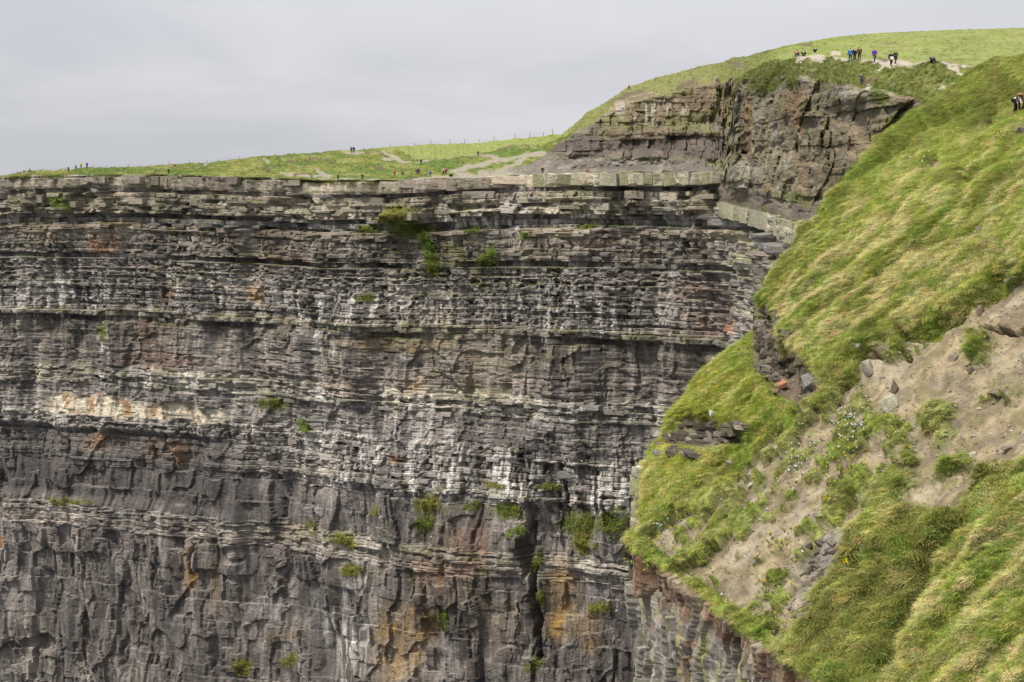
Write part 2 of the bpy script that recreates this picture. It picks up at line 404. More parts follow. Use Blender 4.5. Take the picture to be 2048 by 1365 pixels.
# streaks
Cw = Cw * (1 + 0.30 * fbm(S / 34, B / 16, 3, 89))[..., None]
st1 = fbm(S / 0.75, B / 7, 4, 91); st2 = fbm(S / 0.9 + 40, B / 9, 4, 92); st3 = fbm(S / 2.2, B / 14, 3, 93)
band = lambda a, b, w=1.2: sst(a - w, a + w, BW) * (1 - sst(b - w, b + w, BW))
bign = sst(-0.35, 0.45, fbm(S / 22, B / 10, 3, 94))
white = band(26.5, 33.5) * (0.35 + 0.65 * np.maximum(blob(UP, VP, 120, 590, 260, 60), blob(UP, VP, 590, 640, 160, 60))) * bign \
    + band(48, 53) * 0.6 * bign + band(60, 72) * (0.35 + 0.65 * sst(560, 700, UP)) * (0.4 + 0.6 * bign) + 0.15
white = white + 0.8 * blob(UP, VP, 215, 700, 12, 60) + 0.55 * blob(wu, wv, 680, 1230, 60, 150) + 0.5 * blob(wu, wv, 660, 660, 40, 60) + 0.5 * blob(wu, wv, 820, 900, 110, 70) + 0.35 * blob(wu, wv, 1120, 440, 400, 40)
Cw = mixc(Cw, (0.66, 0.64, 0.60), np.clip(1.15 * white, 0, 1) * sst(-0.08, 0.4, st1) * (0.5 + 0.5 * R1))
Cw = mixc(Cw, (0.62, 0.60, 0.565), 0.65 * sst(0.25, 0.5, fbm(S / 0.7, B / 2.2, 4, 96)) * sst(0.55, 0.95, R2) * sst(18, 27, BW) * (0.2 + 0.8 * bign) * (1 - 0.7 * massive))
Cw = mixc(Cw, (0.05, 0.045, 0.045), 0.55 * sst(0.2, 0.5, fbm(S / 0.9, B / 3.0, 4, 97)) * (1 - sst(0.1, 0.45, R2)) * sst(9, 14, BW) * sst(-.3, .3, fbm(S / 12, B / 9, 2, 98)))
Cw = mixc(Cw, (0.43, 0.415, 0.385), 0.65 * np.clip(white, 0, 1) * sst(-0.1, 0.5, st3))
wet = band(58, 72) * sst(980, 1060, UP) + 0.45 * band(60, 72) * sst(600, 700, UP) + 0.5 * band(26, 34) + 0.25 * sst(8, 14, BW) + 0.5 * blob(UP, VP, 1060, 1000, 50, 90)
Cw = mixc(Cw, (0.045, 0.04, 0.035), 0.9 * np.clip(wet, 0, 1) * sst(0.05, 0.4, st2))
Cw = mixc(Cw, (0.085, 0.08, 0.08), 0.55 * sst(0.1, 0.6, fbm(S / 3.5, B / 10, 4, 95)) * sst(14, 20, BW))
shale = sst(63, 65, BW) * (1 - sst(80, 83, BW)) * (1 - sst(400, 600, UP))
Cw = mixc(Cw, (0.115, 0.105, 0.10), 0.75 * shale)
# rust, ochre
def stain(col, m): 
    global Cw
    Cw = mixc(Cw, col, m)
oc = sst(-0.15, 0.5, fbm(S / 2.2, B / 4, 4, 101)); oc2 = sst(0.0, 0.5, fbm(S / 1.2, B / 7, 4, 102))
ob = sst(787 - 6, 787 + 6, wv - 0.075 * (UP - 100)) * (1 - sst(824, 836, wv - 0.05 * (UP - 250))) * sst(80, 130, UP) * (1 - sst(440, 490, UP))
stain((0.56, 0.51, 0.39), 0.9 * ob)
stain((0.31, 0.165, 0.07), 0.8 * ob * sst(0.22, 0.6, fbm(S / 2.4, B / 3.2, 3, 103)))
stain((0.06, 0.05, 0.045), 0.55 * ob * sst(0.3, 0.6, fbm(S / 1.7, B / 4, 3, 104)))
for (cu, cv, ru, rv, col, a) in [
        (215, 485, 38, 24, (0.30, 0.155, 0.07), .8), (510, 590, 26, 26, (0.34, 0.20, 0.075), .75), (345, 590, 22, 26, (0.16, 0.07, 0.035), .8), (300, 665, 60, 36, (0.13, 0.075, 0.045), .75),
        (330, 720, 90, 26, (0.16, 0.095, 0.06), .7), (205, 880, 26, 22, (0.27, 0.155, 0.08), .6), (345, 895, 60, 28, (0.22, 0.135, 0.085), .6), (375, 905, 14, 30, (0.29, 0.16, 0.08), .6),
        (900, 1130, 70, 95, (0.27, 0.17, 0.105), .65), (960, 1090, 34, 60, (0.30, 0.17, 0.10), .7), (800, 1290, 60, 90, (0.40, 0.25, 0.075), .85), (850, 1240, 40, 40, (0.36, 0.22, 0.07), .7),
        (1130, 1190, 34, 90, (0.38, 0.24, 0.075), .8), (1120, 1250, 40, 30, (0.40, 0.25, 0.07), .75), (1180, 1270, 22, 50, (0.36, 0.21, 0.07), .8), (1010, 1240, 60, 70, (0.27, 0.19, 0.11), .5),
        (395, 1130, 18, 50, (0.36, 0.23, 0.085), .8), (10, 1078, 12, 10, (0.36, 0.16, 0.05), .9), (440, 1170, 20, 60, (0.30, 0.20, 0.10), .5), (570, 1270, 40, 14, (0.38, 0.24, 0.10), .8),
        (600, 1070, 60, 20, (0.36, 0.29, 0.17), .6), (1420, 640, 60, 34, (0.27, 0.155, 0.10), .5), (1400, 580, 60, 24, (0.23, 0.13, 0.085), .4), (1200, 485, 60, 12, (0.27, 0.14, 0.06), .6),
        (1450, 665, 14, 12, (0.42, 0.16, 0.07), .9), (810, 690, 110, 16, (0.33, 0.25, 0.13), .7), (830, 770, 24, 30, (0.33, 0.24, 0.12), .5), (950, 770, 90, 40, (0.29, 0.245, 0.15), .5), (690, 770, 60, 24, (0.25, 0.185, 0.165), .75),
        (240, 445, 50, 8, (0.33, 0.25, 0.09), .7), (100, 455, 20, 30, (0.28, 0.21, 0.09), .6), (560, 520, 60, 30, (0.27, 0.16, 0.09), .4), (800, 915, 14, 8, (0.40, 0.16, 0.06), .8),
        (1000, 700, 130, 60, (0.24, 0.20, 0.12), .4), (430, 375, 50, 20, (0.19, 0.13, 0.11), .6), (860, 370, 60, 20, (0.22, 0.165, 0.14), .5), (850, 650, 130, 40, (0.28, 0.23, 0.14), .4)]:
    stain(col, a * blob(wu, wv, cu, cv, ru, rv, 0, 0.7) * (0.45 + 0.55 * oc) * (0.65 + 0.5 * oc2 if cv > 1000 else 1))
# soil, moss and thin grass on the tops of ledges
dEdb = np.gradient(E, axis=0) / 0.225
ledge = sst(0.8, 2.2, dEdb)
Cw = mixc(Cw, (0.15, 0.16, 0.05), 0.55 * ledge * sst(-0.1, 0.5, fbm(S / 5, B / 6, 3, 111)) * (BW < 60) * (BW > 1))
Cw = mixc(Cw, (0.30, 0.28, 0.24), 0.35 * ledge * (1 - sst(-0.3, 0.2, fbm(S / 5, B / 6, 3, 111))))
CLUMPS = [  # picture place, half sizes, tilt, kind of grass
    (800, 425, 34, 16, 0, 0), (820, 455, 44, 18, 0.1, 1), (770, 440, 18, 14, -.3, 0), (730, 460, 20, 9, 0, 1), (852, 490, 15, 30, -0.35, 2), (866, 530, 17, 28, -0.15, 1), (985, 512, 12, 24, 0.1, 2), (952, 463, 16, 7, 0, 2),
    (962, 520, 14, 8, 0, 1), (208, 668, 8, 22, 0, 1), (120, 408, 26, 10, 0.3, 2), (862, 1004, 22, 20, 0.3, 0), (850, 1045, 20, 16, -.3, 1), (1018, 1018, 30, 16, 0.1, 1), (1162, 1045, 42, 24, 0, 1), (1170, 1082, 24, 26, 0, 0),
    (1230, 1042, 26, 28, 0, 1), (685, 1082, 30, 12, 0.5, 0), (618, 1056, 20, 7, 1.0, 1), (698, 1140, 22, 12, 0, 0), (1100, 974, 26, 5, 0, 1), (992, 973, 20, 7, 0, 0), (572, 1322, 14, 14, 0, 0), (486, 1335, 16, 18, 0, 0),
    (545, 808, 32, 10, 0.1, 1), (600, 852, 20, 8, 0.6, 2), (735, 597, 18, 9, 0, 1), (1075, 1125, 8, 22, 0, 1), (1084, 1195, 8, 18, 0, 1), (748, 1020, 10, 14, 0, 0), (1183, 455, 20, 6, 0, 1), (1060, 470, 22, 6, 0, 2),
    (1040, 1060, 14, 10, 0, 2), (950, 1010, 8, 10, 0, 1), (1200, 1215, 26, 9, 0, 0), (1410, 910, 10, 6, 0, 1), (1250, 675, 18, 4, 0, 1), (150, 1002, 50, 4, 0.06, 0), (1075, 1325, 14, 12, 0, 1), (890, 1240, 8, 20, 0, 1)]
GC = [np.array((0.25, 0.245, 0.058)), np.array((0.18, 0.215, 0.047)), np.array((0.18, 0.25, 0.052))]
for (cu, cv, ru, rv, rot, k) in CLUMPS:
    Cw = mixc(Cw, GC[k] * 0.7, 0.85 * blob(wu, wv, cu, cv, ru, rv, rot, 0.5))
Cw = mixc(Cw, (0.17, 0.17, 0.06), 0.5 * sst(0.25, 0.5, fbm(S / 4, B / 3, 4, 115)) * np.maximum(blob(UP, VP, 950, 500, 180, 90), 0.6 * blob(UP, VP, 900, 1100, 220, 120)))
Cw = np.clip(Cw * np.array((1.0, 0.985, 0.985)), 0.018, 0.75)
Cw = np.clip(Cw * (Cw.mean(-1, keepdims=True) / 0.2) ** 0.22, 0.02, 0.68)

PW = P0.copy()
PW[..., 0] += nx * E; PW[..., 1] += ny * E
PW[0, :, 2] += 0.35 * (hsh(np.floor(sarc / 2.6), 3, 5) - 0.5)
keep = ~((U0 > 1430) & (B < 6.1 + 0.12 * fbm(S / 3, B * 0, 2, 5)))
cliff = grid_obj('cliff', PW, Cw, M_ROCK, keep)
tag(cliff, kind='structure')
UW, VW = proj(PW)

def picker(P, step=4):
    u, v = proj(P)
    buf = {}
    uu = np.round(u / step).astype(int).ravel(); vv = np.round(v / step).astype(int).ravel()
    order = np.argsort(-P[..., 1].ravel(), kind='stable')
    for t in (0,):
        keys = uu[order] * 4096 + vv[order]
    d = dict(zip(keys.tolist(), order.tolist()))
    flat = P.reshape(-1, 3)
    def pick(pu, pv):
        a, b = int(round(pu / step)), int(round(pv / step))
        for r in range(0, 12):
            best = None
            for i in range(a - r, a + r + 1):
                for j in range(b - r, b + r + 1):
                    if max(abs(i - a), abs(j - b)) == r:
                        k = d.get(i * 4096 + j)
                        if k is not None:
                            w = (i * step - pu) ** 2 + (j * step - pv) ** 2
                            if best is None or w < best[0]: best = (w, k)
            if best is not None: return best[1]
        raise ValueError((pu, pv))
    return pick, flat
pick_w, flat_w = picker(PW)

# blocks of the hard beds, each its own piece
MESHES = 0
def wall_block(bmid, s0, w, h, proud, tone, name='rock_block', depth=2.6, colour=None, yaw=0.09, flat=0):
    c = int(np.clip(np.searchsorted(sarc, s0), 3, ncol - 4)); r = int(np.clip(round(bmid / 0.225), 0, nrow - 6))
    hw = max(1, int(w / 2 / max(sarc[c] - sarc[c - 1], 0.1)))
    hh = max(1, int(h / 2 / 0.225))
    patch = E[max(0, r - hh):r + hh + 1, max(0, c - hw):c + hw + 1]
    e = float(np.percentile(patch, 70)) + proud
    if flat: e = float(np.median(E[max(0, r - hh):r + hh + 1, max(0, c - flat):c + flat + 1])) + proud
    col = Cw[max(0, r - hh):r + hh + 1, max(0, c - hw):c + hw + 1].reshape(-1, 3).mean(0) if colour is None else np.array(colour)
    me = hull_mesh(name, block_pts(w, depth, h), M_ROCK, col * tone)
    o = bpy.data.objects.new(name, me)
    off = e - depth / 2
    o.location = (xw[c] + nx[c] * off, dwc[c] + ny[c] * off, ZREF(uc[c]) - bmid)
    o.rotation_euler = (zr.normal() * 0.02, zr.normal() * 0.015, math.atan2(ty[c], tx[c]) + zr.normal() * yaw)
    link(o, cliff)
    return o
s_of = lambda u: float(np.interp(u, uc, sarc))
nb = 0
s = s_of(4)
while s < s_of(1436):                       # the cap: a course of slabs along the rim
    w = zr.uniform(2.2, 4.6) if s > s_of(1000) else zr.uniform(3.0, 12.0)
    u = float(np.interp(s, sarc, uc))
    alt = nb % 2
    colr = None
    if u > 1030: colr = (0.40, 0.37, 0.275) if alt else (0.265, 0.255, 0.155)
    if u > 1000: wall_block(1.35 + zr.normal() * 0.08, s + w / 2, w * 0.98, 2.6 + zr.normal() * 0.25, 0.25 + 0.1 * alt, zr.uniform(0.85, 1.12), 'rim_slab', 3.2, colr, 0.03, 22)
    elif zr.random() < 0.62:
        hh_ = zr.uniform(1.0, 2.8); wall_block(hh_ * 0.5 + zr.uniform(0.0, 0.5), s + w / 2, w * 0.99, hh_, zr.uniform(-0.5, 0.15), zr.uniform(0.8, 1.15), 'rim_slab', 3.2, None)
    nb += 1; s += w
s = s_of(1434)
while s < s_of(1640):
    w = zr.uniform(7.0, 12.0)
    wall_block(7.7, s + w / 2, w * 1.08, 3.1 + zr.normal() * 0.06, 0.3, zr.uniform(0.94, 1.06), 'rim_slab', 3.4, (0.36, 0.34, 0.235), 0.0, 30)
    nb += 1; s += w
for (b0_, b1_, u0, u1, n, wr, hr, pr) in [(3.9, 8.4, 10, 1420, 22, (3.0, 8.0), (0.7, 1.9), 0.15), (11.9, 13.8, 5, 1440, 52, (1.4, 5.0), (0.45, 1.1), 0.3), (14.5, 26, 5, 1440, 34, (1.4, 4.5), (0.3, 0.7), 0.3), (27, 35, 5, 1440, 46, (1.2, 3.6), (0.35, 0.9), 0.25),
                                         (48, 53, 100, 1290, 40, (1.6, 5), (0.4, 1.1), 0.3), (60.5, 71, 480, 1260, 56, (1.2, 4.0), (0.5, 1.4), 0.25), (83.5, 88, 0, 720, 16, (2.0, 5), (0.5, 1.2), 0.25)]:
    for q in np.linspace(u0, u1, n):
        u = q + zr.uniform(-14, 14)
        if nb >= 298: break
        wall_block(zr.uniform(b0_, b1_), s_of(u), zr.uniform(*wr), zr.uniform(*hr), pr * zr.uniform(-0.4, 1.4), zr.uniform(0.85, 1.2))
        nb += 1

# ================================================================== PLATEAU AND UPPER CLIFF (left of the headland)
VS = curve([(-200, 362), (0, 356), (25, 351), (45, 346), (130, 342), (170, 338), (240, 336), (300, 335), (340, 330), (385, 327), (420, 329), (460, 322), (520, 313), (600, 308), (690, 303), (760, 295), (850, 290), (940, 287),
            (1000, 282), (1060, 275), (1125, 268), (1150, 248), (1170, 228), (1200, 212), (1235, 190), (1260, 173), (1300, 160), (1350, 146), (1400, 133), (1450, 123), (1465, 115), (1490, 113), (1510, 108), (1540, 100), (1570, 93)])
DS = curve([(-200, 640), (0, 600), (300, 620), (700, 580), (1000, 530), (1100, 500), (1160, 440), (1250, 440), (1500, 420)])
cu_ = uc[uc < 1572]; nc = len(cu_)
NT = 120
tt = np.linspace(0, 1, NT)
Tm, Um = np.meshgrid(tt, cu_, indexing='ij')
v0 = np.minimum(VW[0, :nc], 368); d0 = PW[0, :nc, 1]
d0 = np.where(cu_ > 1430, np.interp(1428, cu_, d0), d0); k61 = np.ones(61) / 61; d0 = np.convolve(np.pad(d0, 30, mode='edge'), k61, 'valid'); v0 = np.where(cu_ > 1430, np.interp(1428, cu_, v0), v0); v0 = np.convolve(np.pad(v0, 30, mode='edge'), k61, 'valid'); v0 = np.where(cu_ > 1430, np.interp(1428, cu_, v0), v0)
wgt = sst(1030, 1150, Um)
vs_ = VS(cu_) + 1.3 * fbm(cu_ / 14, cu_ * 0, 3, 201) + 0.8 * vnoise(cu_ / 4, cu_ * 0, 202)
Vm = lerp(v0[None, :], vs_[None, :], Tm)
# distance: a gently rising field, or ledge - scree - rock face - turf brow
prof_f = lerp(d0[None, :], DS(cu_)[None, :], Tm ** 1.15)
offs = np.interp(Tm.ravel(), [0, 0.035, 0.07, 0.26, 0.30, 0.44, 0.46, 0.80, 0.86, 1.0], [0, 5.5, 8.0, 12.5, 13.0, 13.6, 14.2, 17.5, 21, 46]).reshape(Tm.shape)
prof_c = d0[None, :] + offs
Dm = lerp(prof_f, prof_c, wgt)
PB = unproj(Um, Vm, Dm)
PB[0, :, :] = np.where((cu_ <= 1430)[:, None], PW[0, :nc], PB[0])
sB = np.broadcast_to(np.interp(cu_, uc, sarc), Um.shape)
bB = np.broadcast_to(ZREF(cu_), Um.shape) - PB[..., 2]
Ec, Cc, ic, fc, rc1, rc2, bwc = strata(sB, bB, 5, 1.9)
VB = Vm
UBw = Um + 5 * fbm(Um / 40, Vm / 12, 3, 203); VBw = Vm + 3.5 * fbm(Um / 30, Vm / 12, 3, 204) + 7 * fbm(Um / 22, Vm / 30, 3, 221) * (Um > 1150) * (Vm < 290)
# upper boundary of bare rock on the upper cliff
RT = curve([(1000, 345), (1060, 330), (1100, 300), (1130, 280), (1160, 262), (1200, 232), (1230, 208), (1270, 197), (1300, 188), (1340, 182), (1370, 172), (1400, 166), (1440, 160), (1480, 156), (1540, 150)])
rock = sst(-2.0, 2.0, VBw - RT(UBw)) * sst(1040, 1075, UBw + 0.8 * (VBw - 300))
talus_l = curve([(1000, 350), (1060, 322), (1120, 312), (1200, 316), (1300, 318), (1440, 322)])
talus = rock * sst(-4, 4, VBw - talus_l(UBw)) 
face = rock * (1 - talus)
Ec = Ec * 0.8 + 2.6 * fbm(sB / 14, bB / 9, 4, 205) + 0.9 * fbm(sB / 3, bB / 4, 4, 206)
PB[..., 1] -= face * Ec + talus * (1.3 * fbm(sB / 3.4, bB / 2.0, 4, 207) + 0.5 * fbm(sB / 0.9, bB / 0.6, 3, 222))
turf_b = (1 - rock) * np.clip(Tm * 12, 0, 1) * np.clip((1 - Tm) * 30, 0, 1)
PB[..., 2] += turf_b * (0.5 * fbm(PB[..., 0] / 14, PB[..., 1] / 20, 4, 208) + 0.16 * fbm(PB[..., 0] / 1.6, PB[..., 1] / 5, 3, 209))
CB = np.empty(PB.shape); CB[:] = (0.155, 0.18, 0.047)
gb = fbm(Um / 60, Vm / 10, 4, 210)
CB = mixc(CB, (0.115, 0.16, 0.04), sst(-0.3, 0.4, gb))
CB = mixc(CB, (0.27, 0.26, 0.09), 0.6 * sst(0.1, 0.6, fbm(Um / 30, Vm / 5, 4, 211)))
# bright grazed field above the fence line at the right of the plateau
fl = curve([(600, 300), (740, 300), (800, 305), (830, 320), (900, 318), (960, 308), (1010, 297), (1060, 291), (1110, 283), (1140, 268)])
fieldm = sst(-2, 2, fl(UBw) - VBw) * sst(720, 790, UBw)
CB = mixc(CB, (0.215, 0.245, 0.078), 0.9 * fieldm)
PATHS = [([(660, 350), (600, 352), (560, 348)], 5), ([(640, 358), (760, 361), (860, 358), (960, 353)], 3.0), ([(905, 345), (960, 330), (1010, 322), (1050, 312), (1090, 305)], 7), ([(960, 345), (1010, 346), (1060, 342)], 9),
         ([(1000, 345), (1030, 330), (1048, 318)], 7), ([(940, 312), (985, 316), (1010, 322)], 5), ([(770, 318), (800, 322), (835, 328), (870, 322), (910, 315)], 3.5), ([(760, 303), (780, 312), (800, 322)], 4),
         ([(690, 307), (730, 306), (765, 309)], 3), ([(630, 338), (650, 347), (665, 349)], 3), ([(585, 332), (592, 338)], 2.5), ([(905, 345), (925, 350), (1000, 352)], 6), ([(380, 338), (410, 330), (420, 328)], 1.8), ([(525, 320), (535, 324)], 3), ([(240, 338), (262, 342)], 2)]
pm = np.zeros(Um.shape)
for pts, w in PATHS: pm = np.maximum(pm, 1 - sst(w * 0.35, w * 0.95, line_d(UBw, VBw * 1.0, pts)))
CB = mixc(CB, (0.285, 0.25, 0.205), 0.9 * pm)
SCARS = [([(535, 345), (555, 332), (580, 323), (620, 318), (650, 318), (665, 326)], 2.2), ([(515, 336), (540, 339)], 2.4), ([(735, 304), (765, 308), (775, 313)], 2.2), ([(745, 335), (770, 338)], 2.0), ([(1000, 300), (1020, 295), (1060, 292)], 2.4),
         ([(590, 351), (622, 346), (626, 352)], 3.0), ([(310, 348), (322, 340), (345, 341)], 2.5), ([(330, 330), (360, 326), (408, 327)], 1.6), ([(1040, 342), (1075, 322), (1100, 305)], 3.2), ([(800, 360), (850, 352), (900, 348)], 1.4)]
sm = np.zeros(Um.shape)
for pts, w in SCARS: sm = np.maximum(sm, 1 - sst(w * 0.5, w * 1.3, line_d(UBw, VBw, pts)))
CB = mixc(CB, (0.115, 0.085, 0.06), 0.9 * sm)
PB[..., 2] -= 0.35 * sm * turf_b
CB = mixc(CB, Cc, face)
CB = mixc(CB, (0.185, 0.15, 0.095), 0.8 * face * (bB < -7) * sst(-0.4, 0.3, fbm(sB / 7, bB / 5, 3, 214)))
CB = mixc(CB, (0.45, 0.43, 0.38), 0.75 * face * sst(0.28, 0.5, fbm(sB / 0.9, bB / 5, 3, 215)) * blob(Um, Vm, 1300, 225, 90, 28))
CB = mixc(CB, (0.185, 0.19, 0.07), 0.55 * face * sst(0.1, 0.5, fbm(sB / 5, bB / 2.5, 4, 216)) * (bB < -8))
CB = mixc(CB, (0.165, 0.147, 0.122), talus)
CB = mixc(CB, (0.27, 0.25, 0.21), 0.6 * talus * sst(0.1, 0.5, fbm(sB / 1.2, bB / 0.7, 4, 223)))
CB = mixc(CB, (0.12, 0.105, 0.095), 0.75 * talus * sst(0, 0.5, fbm(sB / 3, bB / 1.2, 4, 217)))
CB = mixc(CB, (0.19, 0.21, 0.07), 0.7 * talus * sst(0.15, 0.45, fbm(sB / 4, bB / 1.5, 4, 218)) * sst(1250, 1350, Um))
brow = (1 - rock) * sst(1120, 1160, Um)
brow2 = (1 - rock) * sst(1400, 1470, Um)
CB = mixc(CB, (0.175, 0.175, 0.06), 0.75 * brow)
CB = mixc(CB, (0.13, 0.145, 0.042), 0.8 * brow2)
CB = mixc(CB, (0.12, 0.09, 0.065), 0.9 * sst(-0.1, 0.3, fbm(Um / 60, Vm / 30, 2, 219) + 0.2) * (1 - sst(2, 9, np.abs(VBw - RT(UBw) + 7))) * sst(1200, 1240, Um) * (1 - sst(1380, 1410, Um)))
CB = mixc(CB, (0.13, 0.10, 0.075), 0.85 * blob(UBw, VBw, 1480, 138, 20, 7, 0.5))
CB[0] = np.where((cu_ <= 1430)[:, None], Cw[0, :nc], CB[0])
# go on behind the skyline
ext = []
for dy, dz in ((12, -0.5), (60, -6), (220, -40)):
    e = PB[-1].copy(); k = 1 + dy / e[:, 1]; e[:, 0] *= k; e[:, 1] += dy; e[:, 2] += dz; ext.append(e)
PBx = np.concatenate([PB, np.array(ext)]); CBx = np.concatenate([CB, np.repeat(CB[-1:], 3, 0)])
c_split = int(np.searchsorted(cu_, 1118))
plateau = tag(grid_obj('plateau', PBx[:, :c_split + 1], CBx[:, :c_split + 1], M_TURF), kind='structure')
upper = tag(grid_obj('upper_cliff', PBx[:, c_split:], CBx[:, c_split:], M_ROCK), kind='structure')
pick_b, flat_b = picker(PB)

# ================================================================== RIGHT HEADLAND: rock nose, brow and far field
VT = curve([(1425, 347), (1438, 340), (1452, 315), (1462, 250), (1468, 190), (1478, 160), (1500, 160), (1530, 150), (1560, 141), (1590, 148), (1625, 155), (1660, 160), (1700, 166), (1740, 172), (1780, 182), (1830, 195), (1870, 208), (1920, 225), (2200, 280)])
DF = curve([(1425, 398), (1452, 378), (1468, 352), (1500, 335), (1560, 290), (1600, 262), (1700, 226), (1800, 208), (1900, 196), (2000, 184), (2200, 165)])
hu = np.arange(1432, 1960, 2.0); nh = len(hu)
NTH = 170
th_ = np.linspace(0, 1, NTH)
Th, Uh = np.meshgrid(th_, hu, indexing='ij')
r61 = int(round(6.2 / 0.225))
b_row_u = np.interp(hu, uc, VW[r61]); b_row_d = np.interp(hu, uc, PW[r61, :, 1])
vb = np.where(hu < 1640, np.interp(hu, uc, VW[r61]), 470); db = np.where(hu < 1640, b_row_d, DF(hu) - 12)
vt = VT(hu) + 2.0 * fbm(hu / 16, hu * 0, 3, 301)
Vh = lerp(vb[None, :], vt[None, :], Th)
TL = curve([(1425, 345), (1450, 350), (1500, 372), (1560, 395), (1620, 400), (1700, 360), (1960, 330)])   # top of the scree
k = sst(0, 1, np.clip((vb[None, :] - Vh) / np.maximum(vb[None, :] - TL(Uh), 4), 0, 1))
Dh = lerp(db[None, :], DF(Uh) - 2, k) + 5.0 * np.clip((TL(Uh) - Vh) / np.maximum(TL(Uh) - vt[None, :], 6), 0, 1)
PH = unproj(Uh, Vh, Dh)
sH = np.broadcast_to(np.concatenate([[0], np.cumsum(np.hypot(np.diff(PH[-1, :, 0]), np.diff(PH[-1, :, 1])))]), Uh.shape)
sH = sH * 0.27
bH = 2.0 - PH[..., 2]
UHw = Uh + 8 * fbm(Uh / 30, Vh / 22, 3, 302); VHw = Vh + 7 * fbm(Uh / 26, Vh / 22, 3, 303)
Eh, Ch, ih, fh, rh1, rh2, bwh = strata(sH, bH, 8, 2.2)
facets = 1.5 * (vnoise(sH / 4.5 + fbm(sH / 6, bH / 5, 2, 304), bH / 4.5, 305)) + 1.2 * fbm(sH / 5, bH / 4, 4, 306) + 1.0 * (vnoise(sH / 3.0 + 0.6 * bH / 3, bH / 5, 307) > 0.1)
fh_ = k
Rh = fh_ * (0.75 * Eh + 0.9 * facets + 0.5 * fbm(sH / 1.2, bH / 1.0, 4, 318) + 0.5 * (vnoise(sH / 1.3 + 0.3 * bH, bH / 2.4, 319) > 0.2)) + (1 - fh_) * 0.5 * fbm(sH / 2, bH / 1.2, 4, 308)
gul = blob(UHw, VHw, 1480, 245, 10, 70, -0.1, 0.6) + 0.9 * blob(UHw, VHw, 1492, 320, 16, 30, 0, 0.6) + 0.7 * blob(UHw, VHw, 1545, 300, 30, 14) + 0.5 * blob(UHw, VHw, 1700, 225, 12, 22) + 0.5 * blob(UHw, VHw, 1630, 250, 40, 12)
Rh = (1.3 * Rh - 2.6 * gul) * np.clip((1 - Th) * 25, 0, 1) * np.clip(Th * 20, 0, 1)
PH[..., 1] -= Rh; PH[..., 0] -= 0.25 * Rh
CH = Ch * 0.0 + np.array((0.26, 0.22, 0.155))
CH = CH * (0.75 + 0.5 * rh1)[..., None]
CH = mixc(CH, (0.135, 0.115, 0.095), 0.55 * sst(-0.15, 0.45, fbm(sH / 6, bH / 6, 4, 310)))
CH = mixc(CH, (0.27, 0.25, 0.215), 0.7 * sst(0.1, 0.5, fbm(sH / 3.5, bH / 3.0, 4, 311)))
CH = mixc(CH, (0.09, 0.075, 0.062), 0.6 * sst(0.25, 0.5, fbm(sH / 0.9, bH / 1.6, 4, 331)) * sst(-.2, .2, fbm(sH / 5, bH / 5, 2, 332)))
CH = mixc(CH, (0.15, 0.145, 0.05), 0.6 * sst(0.15, 0.5, fbm(sH / 1.6, bH / 1.1, 4, 333)))
CH = mixc(CH, (0.40, 0.39, 0.32), 0.8 * sst(0.2, 0.5, fbm(sH / 1.2, bH / 1.2, 4, 312)) * sst(-0.2, 0.3, fbm(sH / 9, bH / 7, 2, 313)))
for (cu, cv, ru, rv, col, a) in [(1490, 240, 9, 55, (0.30, 0.16, 0.05), .75), (1490, 300, 12, 30, (0.24, 0.09, 0.04), .8), (1595, 245, 8, 26, (0.38, 0.18, 0.07), .8), (1600, 330, 10, 60, (0.27, 0.12, 0.06), .6), (1590, 200, 40, 30, (0.24, 0.13, 0.07), .5),
                                 (1520, 230, 24, 40, (0.34, 0.31, 0.24), .6), (1465, 220, 5, 50, (0.55, 0.53, 0.48), .7), (1820, 200, 50, 24, (0.15, 0.115, 0.10), .8), (1750, 270, 36, 30, (0.17, 0.145, 0.13), .7), (1710, 220, 14, 26, (0.28, 0.25, 0.19), .7),
                                 (1580, 310, 34, 30, (0.35, 0.34, 0.27), .5)]:
    CH = mixc(CH, col, a * blob(UHw, VHw, cu, cv, ru, rv, 0, 0.7) * (0.4 + 0.6 * sst(-.2, .4, fbm(sH / 2, bH / 3, 3, 316))))
CH = mixc(CH, (0.20, 0.155, 0.095), 0.55 * sst(-0.3, 0.4, fbm(sH / 6 + 3, bH / 5, 3, 334)))
scree = 1 - sst(0.75, 1.0, k)
CH = mixc(CH, (0.20, 0.165, 0.13), 0.85 * scree)
CH = mixc(CH, (0.12, 0.10, 0.09), 0.6 * scree * sst(0.0, 0.4, fbm(sH / 3, bH / 1.5, 4, 314)))
grs = np.zeros(Uh.shape)
gpoly = [(1605, 470), (1655, 395), (1690, 345), (1725, 318), (1760, 296), (1800, 272), (1850, 232), (1875, 205), (1960, 205), (1960, 480)]
grs = sst(-6, 8, poly_sd(UHw, VHw, gpoly))
grs = np.maximum(grs, 0.9 * blob(UHw, VHw, 1760, 195, 16, 26, -0.5, .5)); grs = np.maximum(grs, 0.95 * blob(UHw, VHw, 1790, 240, 30, 12, -.3, .5))
grs = np.maximum(grs, sst(2, -6, VHw - vt[None, :] - 6 - 9 * np.clip(fbm(Uh / 18, Uh * 0, 3, 335), 0, 2)))
grs = np.maximum(grs, 0.9 * blob(UHw, VHw, 1530, 168, 40, 16, -.35, .6)); grs = np.maximum(grs, 0.8 * blob(UHw, VHw, 1580, 160, 16, 22, .4, .6))
thin = sst(0.05, 0.45, fbm(sH / 3, bH / 2, 4, 315)) * (0.55 * sst(1480, 1600, Uh) * sst(330, 400, Vh) + 0.35 * (Vh < 230) + .4 * scree)
grs = np.maximum(grs, thin)
CG1 = np.array((0.125, 0.145, 0.035))
